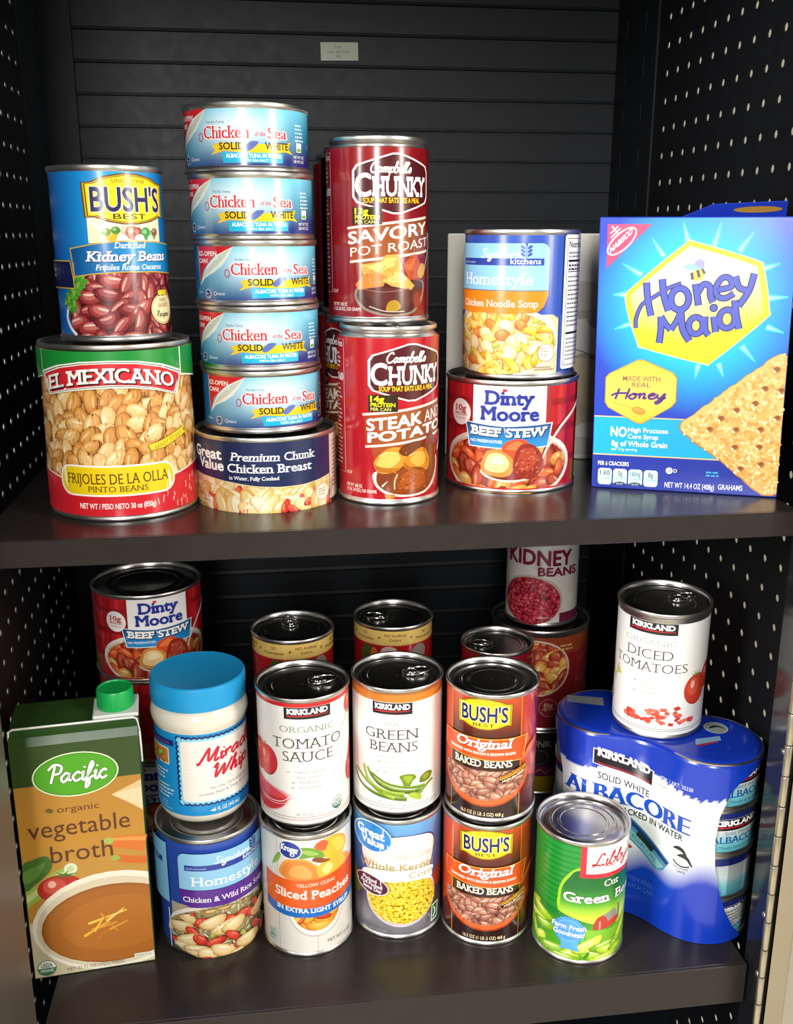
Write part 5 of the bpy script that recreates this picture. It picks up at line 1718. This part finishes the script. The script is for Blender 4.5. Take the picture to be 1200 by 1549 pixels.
def hin(u, v):
    t = min(1, max(0, (v - 112) / 58 - abs(u - 62) / 200))
    a = np.array(lin('#fbe21a')) * (1 - t) + np.array(lin('#fdfbe6')) * t
    return tuple(a)
A.put([catmull([(70 + (u - 70) * .925, 140.5 + (v - 140.5) * .915) for u, v in hx], 4, True)], hin, rows=3)
LOGO = [([(34.5, 155), (36, 143), (38.8, 131)], 3.6), ([(45.5, 157.5), (47.2, 146), (51.0, 134.8)], 3.8), ([(28.4, 122), (28.2, 129), (32, 139), (40, 144.5), (50, 151.0), (59, 154.6)], 1.6),
        (ring((58.4, 143.4), 6.2, 7.6, 24), 3.6), ([(68.6, 154.4), (71.6, 139)], 3.6), ([(70.6, 148), (74.4, 154), (78.6, 152.4), (79.4, 146), (81.6, 141.4)], 3.4),
        ([(83.8, 150.2), (93.4, 152.8), (91.4, 158.6), (86.4, 158.2), (82.8, 151.4), (84.8, 145.6), (90, 144.6), (95.4, 148)], 3.2),
        ([(95.6, 160), (98.4, 152.4), (103.6, 150.2)], 3.4), ([(108.2, 162), (105.4, 150), (99, 139)], 3.4),
        ([(45.4, 111.6), (46.2, 121), (45.8, 131)], 3.6), ([(45.8, 131), (49, 126), (53.2, 121.2)], 3.2), ([(53.2, 121.2), (57, 128), (59.6, 134.6)], 3.0), ([(59.6, 134.6), (61.6, 122), (66.8, 113.6)], 3.8),
        (ring((70.6, 124.8), 5.0, 6.0, 20), 3.4), ([(76.6, 131.6), (77.2, 122), (80, 118)], 3.4), ([(82.6, 131.6), (84.6, 120.4)], 3.6),
        (ring((91.8, 130), 5.4, 6.6, 20), 3.4), ([(96.2, 143.4), (98, 132), (100.4, 123)], 3.6)]
for e_, c in ((1.6, '#2c2460'), (0, '#4a56b8')):
    for pts, w in LOGO:
        if len(pts) > 15:
            A.stroke(pts, w + e_, c, True)
        else:
            A.curve(pts, w + e_, c)
    A.ell(82.2, 137.6, 2.2 + e_ / 2, 2.2 + e_ / 2, c)
A.blob([(60, 165.5), (64, 168.4), (71, 167.6), (72, 164.6), (66, 163.6)], '#8ec6de', n=4).blob([(67, 168), (70, 171.4), (74, 170), (73.6, 165.4), (70, 166)], '#9d9cc4', n=4)
A.ell(70, 160.6, 5.4, 3.6, '#f2d23c', 28)
A.stroke([(66.5, 157.2), (65.6, 162.2)], 2, '#4a4468').stroke([(71, 158.8), (69.6, 164)], 2, '#4a4468').stroke([(74.6, 161.4), (72.6, 165)], 1.6, '#4a4468')
A.G('panel')
A.poly([(5.6, 195.5), (36.5, 195.5), (5.6, 164.5)], '#e04068')
A.stroke(ring((0, 0), 1, 1, 4) and [(16 + 12.6 * math.cos(a) * .72 - 5.4 * math.sin(a) * .69, 183.6 + 12.6 * math.cos(a) * .69 + 5.4 * math.sin(a) * .72) for a in [2 * PI * i / 36 for i in range(36)]], 1.0, '#fff2f4', True)
A.text('NABISCO', 15.6, 182.2, 4.0, '#fff2f4', w=15, bold=.035, rot=.95)
A.stroke([(7.8, 189), (13, 194)], 1.0, '#fff2f4').stroke([(8.2, 186), (14.6, 192.6)], .9, '#fff2f4').stroke([(8.6, 194.2), (13.4, 188.6)], 1.0, '#fff2f4')
s2 = [(8.5, 85), (11, 88), (31, 98.5), (35, 98.5), (56, 90), (59, 86), (59, 69), (56, 65), (36, 52), (32, 52), (11, 63), (8.5, 67)]
A.poly([(34 + (u - 34) * 1.03, 75 + (v - 75) * 1.03) for u, v in s2], '#c8902a').poly(s2, grad([(52, '#f2b832'), (75, '#f8cc58'), (98, '#f4bc3c')]), rows=4)
A.text('MADE WITH', 34, 83.2, 3.6, '#8a5a50', w=27, bold=.012).text('REAL', 34, 78.8, 3.4, '#8a5a50', w=13.5, bold=.012)
A.script('Honey', 14, 69, 4.1, '#54307a', w=38, sw=.40, rot=.05)
A.curve([(14, 66.5), (24, 64), (30, 62)], .7, '#d8a02a').ell(33, 61, 5, 2.8, '#c9822a', -15).ell(33, 61.4, 4, 1.6, '#e09a3a', -15)
A.text('NO', 19, 41, 7.0, '#f8fdff', w=11.6, bold=.035)
A.text('High Fructose', 26, 44.6, 3.4, '#f8fdff', w=29, al='l', bold=.02).text('Corn Syrup', 26, 39.6, 3.4, '#f8fdff', w=22, al='l', bold=.02)
A.text('8g of Whole Grain', 14, 33.6, 4.0, '#f8fdff', w=41, al='l', bold=.025).text('per 31g serving', 14, 30.2, 2.0, '#f0faff', w=19, al='l')
A.text('PER 6 CRACKERS', 4.4, 18.2, 3.0, '#f4f6ff', w=23, al='l', bold=.02)
for k, (a, b) in enumerate((('130', 'CALORIES'), ('0g', 'SAT FAT'), ('160mg', 'SODIUM'), ('8g', 'TOTAL SUGARS'))):
    u = 4.6 + k * 11.4
    A.rrect(u, 3, u + 10.4, 15.8, 2.4, '#c3e8ee')
    if k in (1, 2):
        A.put([ring((u + 5.2, 3), 5, 2.8, 12, 0, 180)], '#1d3a50')
        A.text('0% DV', u + 5.2, 3.4, 1.3, '#e0f0f4', w=5)
    A.text(a, u + 5.2, 10.4, 3.6, '#2a3c44', w=7.6 if k in (0, 2) else 3.6, bold=.01).text(b, u + 5.2, 7.2, 1.7, '#2a4a54', w=8.6)
A.text('NET WT 14.4 OZ (408g)', 72.5, 3.4, 4.0, '#f2f4fc', w=36, bold=.008).text('GRAHAMS', 102, 4.0, 4.0, '#f2f4fc', w=17.5, bold=.008)
A.ell(57.4, 16.4, 2.5, 2.5, '#eef0fa').text('U', 57.4, 15.2, 2.6, '#2338a6', w=2, bold=.02).text('D', 61.8, 15.2, 2.6, '#eef0fa', w=2.4, bold=.02)
A.micro(84, 16, 12, 2, 1.3, 2.4, '#46a8dc')
A.G('picture')
ck = [(62.5, 50), (63.4, 53), (70, 58.4), (98, 82), (126, 104.6), (130, 106), (134.6, 105), (134.8, 3), (132, 1.2), (125, 1.2), (118, 5), (93, 26), (66, 45)]
rr = random.Random(5)
edge = []
for i in range(len(ck)):
    (a, b), (c, d) = ck[i], ck[(i + 1) % len(ck)]
    n = max(1, int(math.hypot(c - a, d - b) / 2.4))
    for k in range(n):
        j = 0 if (a > 134 and c > 131) else .45
        edge.append((min(134.8, a + (c - a) * k / n + rr.uniform(-j, j)), b + (d - b) * k / n + rr.uniform(-j, j)))
A.poly(edge, '#b9782e').poly([(100 + (u - 100) * .985 + .6 if u < 134 else u, 54 + (v - 54) * .985 + .4) for u, v in edge], '#eab869')
def inck(u, v):
    return u < 134 and v > 3 and (v < 47 + (u - 63) * .86) and (v > 47 - (u - 63) * .72 + 1)
def speck(u, v, r):
    A.ell(u, v, r.uniform(.8, 2.6), r.uniform(.5, 1.4), r.choice(['#f4cf8e', '#dfa355', '#f0c47c', '#e3ac5e', '#f7d9a2', '#d29646']), r.uniform(0, 180), n=9, step=2e-6)
A.scatter(62, 1, 134, 106, 900, speck, inck)
for u, v in ((128, 95), (121, 81), (102.5, 64.5), (131, 60), (84.5, 49.5), (103, 50), (120, 51), (103, 37), (120, 38), (122, 25), (132, 80), (108, 21), (115, 70), (92, 58)):
    A.ell(u, v, 2.5, 2.1, '#a86a2a', 20).ell(u + .3, v + .4, 1.7, 1.3, '#8c4f1e', 20).ell(u - 1.6, v - 1.4, 1.6, .8, '#f8dca6', -40)
A.build(M_CARTON, hb, 'printed_front')
g = Geo()
fl = [(57, HD * 1000, 200.3), (133, HD * 1000, 200.3), (132, 44, 211.5), (80, 47, 209.6)]
g.v = [(x / 1000 + SH * z / 1000, y / 1000, z / 1000) for x, y, z in fl] + [(x / 1000 + SH * z / 1000, y / 1000 + .0006, z / 1000 + .0006) for x, y, z in fl]
g.f = [(0, 3, 2, 1), (4, 5, 6, 7), (0, 1, 5, 4), (1, 2, 6, 5), (2, 3, 7, 6), (3, 0, 4, 7)]
fo = g.build('top_flap', M_BLUECARD, hb, smooth=False)
g = Geo()
a = Vector(g.v[0]) if g.v else None
P = [Vector(p) / 1000 for p in fl]
cc = P[0] * .12 + P[1] * .3 + P[2] * .36 + P[3] * .22
eu, ev = (P[1] - P[0]).normalized(), ((P[2] + P[3]) / 2 - (P[0] + P[1]) / 2).normalized()
nn = eu.cross(ev)
nn = -nn if nn.y > 0 else nn
g.v = [tuple(cc + eu * .017 * math.cos(2 * PI * i / 24) + ev * .0042 * math.sin(2 * PI * i / 24) + nn * .0003 + Vector((SH * .2, 0, 0))) for i in range(24)]
g.f = [tuple(range(24))]
g.build('gold_oval', material('gold_print', '#c9952a', rough=.4, noise=.05), fo, smooth=False)

# ------------------------------------------------------------------ lower shelf
# broth carton
bx = thing('broth_carton', 'tan and dark green vegetable broth carton with green cap, left end of lower shelf', 'carton', (-.1971, .6874, ZL), math.atan2(.0097, .0925))
BW, BH, BD = .093, .2135, .058
sec = [(0, .0003), (0, .2035), (.0035, .2095), (.0085, BH), (BD - .004, BH), (BD, BH - .006), (BD, .0003)]
g = Geo()
g.v = [(x, y, z) for x in (0, BW) for y, z in sec]
N = len(sec)
g.f = [(i, (i + 1) % N, N + (i + 1) % N, N + i) for i in range(N)] + [tuple(range(N)), tuple(range(2 * N - 1, N - 1, -1))]
M_GREENCARD = material('dark_green_carton_board', '#2c4a1c', rough=.34, noise=.06)
g.build('carton_body', M_GREENCARD, bx, smooth=False)
g = Geo().tube([(0, .004, .2080), (0, .0070, .2138), (.003, .0078, .2150), (BW - .003, .0078, .2150), (BW, .0070, .2138), (BW + .0012, .004, .205), (BW + .0014, .006, .190), (BW + .0012, .010, .176)], .0009, 6)
g.build('folded_seam', M_WHITEPL, bx, label='white folded paper edge')
g = Geo().bbox(.060, .094, .012, .046, BH - .0005, BH + .003, .001)
cb = g.build('cap_base', M_WHITEPL, bx, smooth=False, label='white spout plate')
seg = 72
g = Geo()
pr = [(.0133, BH + .003), (.0140, BH + .0038), (.0140, BH + .0172), (.0132, BH + .0186), (.0122, BH + .0188), (.0116, BH + .0178), (.0005, BH + .0176)]
for k, (r, z) in enumerate(pr):
    for i in range(seg):
        an = 2 * PI * i / seg
        q = r - (.00035 if (i % 2 and k in (1, 2)) else 0)
        g.v.append((.0770 + q * math.cos(an), .029 + q * math.sin(an), z))
for k in range(len(pr) - 1):
    for i in range(seg):
        g.f.append((k * seg + i, k * seg + (i + 1) % seg, (k + 1) * seg + (i + 1) % seg, (k + 1) * seg + i))
g.build('screw_cap', M_CAP, bx, angle=30, label='green screw cap')
A = Art(Flat())
A.rect(.4, 1, 92.6, 203, '#bd8a34')
A.rect(.4, 84, 92.6, 172, grad([(84, '#bf9040'), (120, '#c28a30'), (172, '#b58232')]), rows=6)
A.rect(.4, 170.6, 92.6, 203, '#2f4a1a')
A.G('picture')
A.poly([(70, 156), (92.6, 166), (92.6, 139), (84, 146)], '#e2bd8c').poly([(70, 156), (92.6, 160), (92.6, 141)], '#ecd0a4')
A.G('carrot_picture')
A.curve([(66, 115), (78, 113), (92.5, 110)], 9, '#d8742a', w1=15).curve([(66, 117), (78, 116), (92.5, 114)], 2, '#ec9a4a', w1=4).curve([(70, 100), (80, 97), (92.5, 95)], 6, '#d06a22', w1=7)
A.ell(65, 116, 4, 3, '#a8b85a').ell(69, 100, 3.5, 2.4, '#9db050')
A.G('vegetable_picture')
A.blob([(.6, 104), (8, 108), (18, 110), (22, 102), (18, 94), (8, 86), (.6, 82)], '#44702a').blob([(.6, 98), (10, 102), (17, 104), (10, 92), (.6, 88)], '#5f8c3c')
A.poly([(.6, 66), (.6, 80), (24, 96), (34, 98), (38, 90), (20, 80)], '#9cb84e').poly([(.6, 70), (.6, 76), (24, 93), (33, 95)], '#c6d88a')
A.ell(35, 96, 5, 5, '#dce4c0').ell(35, 96, 2.6, 2.6, '#c3cf98')
tomato(A, 26, 80, 17, 12, False, '#b8281c')
for k in range(6):
    A.stroke([(30, 91), (30 + 9 * math.cos(R_(60 * k + 10)), 91 + 4 * math.sin(R_(60 * k + 10)))], 1.6, '#47702a', w1=.4)
A.G('soup_picture')
A.clip = [(.4, 1), (92.6, 1), (92.6, 100), (.4, 100)]
A.rect(.4, 1, 92.6, 52, '#cbbf9e')
A.ell(64, 44, 62, 45, '#efe7d2').ell(63, 43, 58, 41, '#d8ccae').ell(64, 41.5, 55.5, 36, '#9a5a1e').ell(64, 41, 53.5, 34.2, '#a8641f').ell(66, 42, 42, 25, '#b26c22')
for a, b, c, d, w, co in ((40, 33, 60, 44, 2.4, '#e8b83a'), (44, 44, 74, 52, 2.2, '#f0c850'), (46, 38, 66, 42, 2.6, '#e29a32'), (54, 52, 66, 33, 2.2, '#d8862a'), (50, 30, 62, 38, 2.2, '#c8702a'), (58, 44, 72, 54, 1.8, '#f4dc7a'), (48, 36, 56, 48, 2, '#eec24a'), (60, 36, 74, 42, 1.8, '#e0a03a')):
    A.stroke([(a, b), (c, d)], w, co, w1=w * .5)
A.clip = None
A.G('logo')
A.ell(45.5, 177, 31.5, 18.6, '#dfeec0', 2).ell(45.5, 177, 30.4, 17.6, '#3f8f1c', 2)
A.ell(45.5, 177, 29.4, 16.6, '#4fa51e', 2)
A.script('Pacific', 24.5, 171.4, 7.4, '#f8faf0', w=43, sw=.26, ital=.16, ocol='#2c6414', ow=.12)
A.G('lettering')
A.text('organic', 45, 146, 5.4, '#6b3f1c', w=31)
A.blob([(21, 149), (24, 150.6), (27, 148.4), (24.6, 146.4)], '#6b5a1c')
A.text('vegetable', 44.5, 126, 14.4, '#5c3218', w=75)
A.text('broth', 44.5, 103, 14.6, '#5c3218', w=46)
A.text('NET 32 FL OZ (1QT) 946mL', 47, 3.4, 3.0, '#7a7260', w=44)
A.rect(77, 6, 92, 9.6, '#e6e0cc').text('Gluten Free', 84, 6.8, 2, '#6a6450', w=12)
usda(A, 9.8, 9.2, 7.2)
A.build(M_CARTON, bx, 'printed_front')

put_can('soup_can', 'blue chicken and wild rice soup can with purple strip, under the cream jar', (-.0602, .7381, ZL), .0425, .108, art_homestyle(True), turn=-25)

# dressing jar
jr = thing('dressing_jar', 'cream coloured dressing jar with ribbed blue lid standing on the wild rice soup can', 'jar', (-.0622, .7545, ZL + .108), math.atan2(-.7545, .0622) + PI / 2)
Geo().lathe([(.0005, .0022), (.024, .0022), (.0275, .0004), (.031, .0003), (.0345, .0022), (.0366, .0062), (.0371, .009), (.0371, .0815), (.0385, .0845), (.0395, .0885), (.0394, .0925), (.0382, .0965), (.0362, .0988), (.0352, .1), (.0352, .112)]).build('jar_body', M_JAR, jr, angle=60)
g = Geo()
seg = 240
pr = [(.0372, .1003), (.0382, .1010), (.0385, .1030), (.0385, .1180), (.0378, .1200), (.0366, .1208), (.0350, .1203), (.0005, .1203)]
for k, (r, z) in enumerate(pr):
    for i in range(seg):
        q = r - (.00035 if (i % 2 and k in (2, 3)) else 0)
        g.v.append((q * math.cos(2 * PI * i / seg), q * math.sin(2 * PI * i / seg), z))
for k in range(len(pr) - 1):
    for i in range(seg):
        g.f.append((k * seg + i, k * seg + (i + 1) % seg, (k + 1) * seg + (i + 1) % seg, (k + 1) * seg + i))
g.build('ribbed_lid', M_BLUELID, jr, angle=30)
A = Art(Cyl(.0371))
art_jar(A)
A.build(M_PRINT, jr)

put_can('fruit_can', 'white can of sliced peaches with orange banner, under the tomato sauce can', (.0212, .7216, ZL), .0381, .1127, art_peach)
put_can('sauce_can', 'white and red tomato sauce can standing on the peach can', (.0219, .7336, ZL + .1127), .0381, .1127, art_sauce, lid='tab', tab=.15, foot=.0025)
put_can('corn_can', 'blue and yellow whole kernel corn can, under the white green bean can', (.0992, .7324, ZL), .0381, .1127, art_corn)
put_can('bean_can', 'white cut green beans can with open view of its ring-pull lid, on the corn can', (.1, .7403, ZL + .1127), .0381, .1127, art_greenbeans, lid='tab', tab=.12, foot=.0025)
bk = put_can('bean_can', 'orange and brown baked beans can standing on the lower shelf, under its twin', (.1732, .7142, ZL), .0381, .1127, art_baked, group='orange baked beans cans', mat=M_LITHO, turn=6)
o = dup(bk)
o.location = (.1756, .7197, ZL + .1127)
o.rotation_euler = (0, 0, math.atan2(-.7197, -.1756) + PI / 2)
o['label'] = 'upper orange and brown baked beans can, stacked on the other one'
put_can('bean_can', 'green cut green beans can with red and white name panel, nearest the lower shelf edge', (.2456, .6823, ZL), .0381, .1127, art_libby)

# rows behind
s0 = put_can('stew_can', 'top red beef stew can of the stack at the back left, lower shelf', (-.1185, .9150, ZL + .1696), .0515, .0848, art_stew, group='beef stew cans', turn=11)
for k, lab in ((1, 'beef stew can in the middle of the shaded back left stack'), (0, 'lowest beef stew can of the back left stack, behind the broth carton')):
    o = dup(s0)
    o.location = (-.1185 + .001 * k, .9150 + .001 * k, ZL + .0848 * k)
    o.rotation_euler = (0, 0, s0.rotation_euler.z + (.9 if k else -.4))
    o['label'] = lab
e1 = put_can('soup_can', 'red can with gold top band just behind the tomato sauce can', (.0178, .8482, ZL + .1127), .0381, .1127, art_goldband(12), group='red gold-banded cans', mat=M_LITHO, lid='tab', tab=1.7)
e2 = put_can('soup_can', 'red can with gold top band behind the white green beans can, higher in view', (.113, .8661, ZL + .1127), .0381, .1127, art_goldband(2), group='red gold-banded cans', mat=M_LITHO, lid='tab', tab=3.0)
for src, lab in ((e1, 'lower red gold-banded can hidden behind the peach can'), (e2, 'lower red gold-banded can hidden behind the corn can')):
    o = dup(src)
    o.location.z = ZL
    o['label'] = lab
w1 = put_can('soup_can', 'small red and white can with ring-pull lid just behind the upper baked beans can', (.2085, .8415, ZL + .1016), .0345, .1016, art_redwhite, group='small red and white soup cans', lid='tab', tab=3.05, turn=20)
o = dup(w1)
o.location.z = ZL
o['label'] = 'lower small red and white can hidden behind the baked beans stack'
put_can('soup_can', 'wide dark can with yellow and purple bands at the bottom of the back right stack', (.28, .945, ZL), .0515, .074, art_yellow, turn=-10)
put_can('stew_can', 'shaded wide red can with a bowl picture, under the white kidney beans can', (.28, .945, ZL + .074), .0515, .111, art_redbowl)
put_can('bean_can', 'white can of kidney beans at the back, its top hidden by the upper shelf', (.28, .945, ZL + .185), .0381, .1127, art_kidney_white)

# shrink-wrapped pack of tuna
PA, PB, PR, PH = Vector((.2875, .7560)), Vector((.3562, .6975)), .0437, .1680
PC = (PA + PB) / 2
pk = thing('tuna_multipack', 'blue and white shrink-wrapped pack of tuna cans at the right end of the lower shelf', 'multipack', (PC.x, PC.y, ZL))
pd = (PB - PA).normalized()
pn = Vector((pd.y, -pd.x))
PL = (PB - PA).length
front, fn = [], []
for i in range(40):
    a = PI / 2 * (1 - i / 39)
    n = -pd * math.sin(a) + pn * math.cos(a)
    front.append(PA - PC + n * PR)
    fn.append(n)
for i in range(1, 39):
    t = i / 39
    front.append(PA - PC + pd * PL * t + pn * (PR - .009 * math.sin(PI * t) ** 2))
    sl = -.009 * PI * math.sin(2 * PI * t) / PL
    fn.append((pn - pd * sl).normalized())
for i in range(40):
    a = PI / 2 * i / 39
    n = pd * math.sin(a) + pn * math.cos(a)
    front.append(PB - PC + n * PR)
    fn.append(n)
A = Art(Path(front, fn))
EDGE = [(0.6, 104), (14, 92), (30, 83), (49, 76), (74, 70), (99, 68), (121, 70), (142, 77), (150, 84), (158, 98), (164, 113)]
wr = [(u, v) for v, u in EDGE]
wrap_poly = wr + [(-u, v) for u, v in wr[::-1]]
def wbg(u, v):
    top = 138 + 5 * math.cos(u * .055) + 1.6 * math.sin(u * .9) * (1 if u > 25 else .3)
    bot = 58 - abs(u + 5) * .0 + .14 * u + 5 * math.sin(u * .13)
    blue, white = np.array(lin('#0f38b4')), np.array(lin('#eceef0'))
    if v > top:
        t = 1.0
    else:
        t = min(1, max(0, (bot + 12 - v) / 26))
    return tuple(blue * t + white * (1 - t))
A.put([[wrap_poly[i] for i in t] for t in tessellate_polygon([[Vector((a, b, 0)) for a, b in wrap_poly]])], wbg, rows=2)
kirk_rot = -.20
A.G('logo')
A.poly([(-40, 154), (12, 143.4), (12, 129), (-40, 139.6)], '#f0f0f0').poly([(-39.2, 153), (11.2, 142.8), (11.2, 129.8), (-39.2, 140)], '#18161c')
A.text('KIRKLAND', -14, 143.2, 7.2, '#ffffff', w=44, bold=.04, serif=.03, sth=.12, rot=kirk_rot)
A.poly([(-36, 141.6), (9, 132.8), (9, 130.8), (-36, 139.8)], '#8a1c2a')
A.G('lettering')
A.text('SOLID WHITE', -13, 122, 6.0, '#2a2c34', w=44, bold=.012, rot=kirk_rot)
A.text('ALBACORE', -9, 104, 15, '#1c4ab8', w=113, bold=-.012, serif=.06, sth=.045, smear=.085, rot=-.085)
A.text('TUNA PACKED IN WATER', 3, 95.4, 5.4, '#24262c', w=79, bold=.022, rot=-.075)
A.text('ITM. / ART. 35238', 33, 139.4, 3.2, '#c8d4f2', w=29, bold=.01)
A.text('POLE CAUGHT', 21, 133, 1.8, '#4a4c54', w=9)
A.text('GLUTEN FREE', 2, 34, 4.4, '#3d5cc0', w=34, bold=.02).text('7 OZ EACH CAN', 2, 27, 4.4, '#3d5cc0', w=34, bold=.02)
A.G('picture')
A.poly([(-11, 90), (-5, 94), (33, 68), (27, 57), (20, 55), (-12, 78)], '#4f86a8').poly([(-9, 86), (28, 61), (22, 57), (-12, 79)], '#7fb6c0').poly([(-6, 92.6), (32, 67), (30.4, 64), (-9, 90)], '#1c2f7a').poly([(2, 84), (18, 73.5), (15, 68.6), (0, 79)], '#22242c')
A.text('ALBACORE', 8, 68, 4.4, '#23489a', w=24, rot=-.66, serif=.05)
A.poly([(-14, 76), (-2, 66), (-8, 62), (-16, 70)], '#a8303a')
A.G('seal')
for a, b in ((0, 0), (4, -6)):
    A.blob([(35 + a, 84 + b), (39 + a, 87 + b), (44 + a, 85.6 + b), (47 + a, 81 + b), (48.4 + a, 77 + b), (46 + a, 79 + b), (43 + a, 82.4 + b), (39 + a, 83.6 + b)], '#1d1f26', n=4)
A.curve([(36, 73), (40, 70), (45, 69.4), (50, 71)], 1.2, '#1d1f26', n=4)
A.text('DOLPHIN', 43, 66.2, 2, '#1d1f26', w=12, arc=.02).text('SAFE', 43.5, 63, 2, '#1d1f26', w=7)
wo = A.build(M_FILM, pk, 'wrap')
# top, bottom and rear of the film
full = front + [Vector((2 * ((PA - PC) + pd * ((q - (PA - PC)).dot(pd))).x - q.x, 2 * ((PA - PC) + pd * ((q - (PA - PC)).dot(pd))).y - q.y)) for q in front[::-1]][1:-1]
ctr = Vector((0, 0))
def ringz(k, z):
    out = []
    for q in full:
        s = (q - (PA - PC)).dot(pd)
        s = max(0, min(PL, s))
        c = (PA - PC) + pd * s
        out.append((q.x + (c.x - q.x) * k, q.y + (c.y - q.y) * k, z))
    return out
g = Geo()
lv = [(.0, .150), (.0, .1625), (.03, .1660), (.09, .1678), (.16, .1680)]
n = len(full)
for k, z in lv:
    g.v += ringz(k, z)
F = len(front)
for r in range(len(lv) - 1):
    for i in range(n):
        if r == 0 and i < F - 1 and False:
            continue
        g.f.append((r * n + i, r * n + (i + 1) % n, (r + 1) * n + (i + 1) % n, (r + 1) * n + i))
g.f = [f for f in g.f if not (f[0] < n and f[0] < F - 1)]
b = (len(lv) - 1) * n
half_n = F
top_loop = list(range(b, b + n))
for i in range(F - 1):
    j = (n - (i)) % n if i else 0
    p, q = b + i, b + i + 1
    r1 = b + (n - i) % n if i else b
    r2 = b + (n - i - 1)
    if i == 0:
        g.f.append((p, q, b + n - 1))
    elif i == F - 2:
        g.f.append((p, q, b + n - i))
    else:
        g.f.append((p, q, r2, r1))
M_BLUEFILM = material('blue_shrink_film', '#0f34ac', rough=.25, noise=.06, coat=.6, bump=.3, bscale=45)
g.build('wrap_top', M_BLUEFILM, pk, angle=60)
A = Art(Top())
A.d = PH + .0002
def loc(x, y):
    return ((x - PC.x) * 1000, (y - PC.y) * 1000)
a = loc(.268, .780)
A.poly([(a[0] - 6, a[1] + 9), (a[0] + 24, a[1] - 1), (a[0] + 20, a[1] - 16), (a[0] - 10, a[1] - 4)], '#8e9296')
A.G('picture')
a = loc(.3680, .7120)
A.ell(a[0], a[1], 10, 10, '#b9c0bd').ell(a[0], a[1], 9, 9, '#8d9694').blob([(a[0] - 6, a[1]), (a[0] - 2, a[1] + 4), (a[0] + 4, a[1] + 3), (a[0] + 7, a[1] - 3), (a[0] + 2, a[1] + 1)], '#24262c')
a = loc(.352, .690)
A.poly([(a[0] - 13, a[1] - 3), (a[0] + 11, a[1] + 1), (a[0] + 13, a[1] + 8), (a[0] - 9, a[1] + 6)], '#7fa8c4').poly([(a[0] - 13, a[1] - 3), (a[0] + 8, a[1] + .6), (a[0] + 7, a[1] - 1.6), (a[0] - 11, a[1] - 6)], '#a02a3a')
A.build(M_FILM, pk, 'top_print')
def art_packed(A):
    A.rect(-FULL, 3, FULL, 38.4, grad([(3, '#4fa4b4'), (14, '#7cc4cc'), (20, '#c3cfd0'), (38, '#aeb4b8')]), rows=3)
    A.rect(-FULL, 31.5, FULL, 38.4, '#1b2a6c')
    kirk(A, -26, 26, 22, 33)
    A.G('label')
    A.text('Solid White', 0, 18.6, 3.0, '#5a6670', w=24).text('ALBACORE', 2, 11, 6.0, '#1d3a8c', w=52, serif=.05, smear=.02).text('Mostly tuna in water', 2, 5.6, 2.8, '#2f5a6a', w=36)
    if A.back:
        A.rect(-30, 13, 34, 30, '#c9ccc8')
        for k in range(5):
            A.rect(-28, 15 + k * 3, 32, 15.3 + k * 3, '#7c8084')
        A.micro(-27, 27, 54, 4, 1.2, 3, '#5c6064')
first = None
for col, c in enumerate((PB, PA)):
    for k in range(4):
        if col == 0:
            g = Geo()
            R, h = .0426, .0416
            g.lathe([(.001, .003), (R - .006, .003), (R - .0025, .0005), (R - .001, 0), (R, .001), (R, .0024), (R - .001, .0032), (R - .001, h - .0032), (R, h - .0024), (R, h - .0006), (R - .001, h), (R - .002, h - .001), (R - .003, h - .004), (.001, h - .004)])
            o = g.build('tuna_can', M_TIN, pk, angle=45)
            o.location = (c.x - PC.x, c.y - PC.y, .0002 + k * .0418)
            o.rotation_euler = (0, 0, R_((34, 200, 16, 24)[k]))
            B = Art(Cyl(R - .001))
            B.back = k in (0, 1)
            art_packed(B)
            lab = B.build(M_LITHO, o)
            if first is None:
                first = o
        else:
            o = first.copy()
            COL.objects.link(o)
            o.parent = pk
            o.location = (c.x - PC.x, c.y - PC.y, .0002 + k * .0418)
            ch = first.children[0].copy()
            COL.objects.link(ch)
            ch.parent = o
dc = put_can('tomato_can', 'white diced tomatoes can leaning slightly on top of the blue tuna pack', (.3235, .7335, ZL + .1683), .0381, .1127, art_diced, lid='tab', tab=.2, foot=.0015)
dc.rotation_euler = (R_(3), R_(0), dc.rotation_euler.z)
dc.location.z += .0381 * math.sin(R_(3)) - .0001

# far background, past the door edge
bxx = thing('cardboard_box', 'blurred brown cardboard box on the floor beyond the open door, bottom right', 'box', (1.30, 1.55, 0))
Geo().bbox(0, .24, 0, .3, 0, .22, .004).build('box_body', M_CARD, bxx, smooth=False)
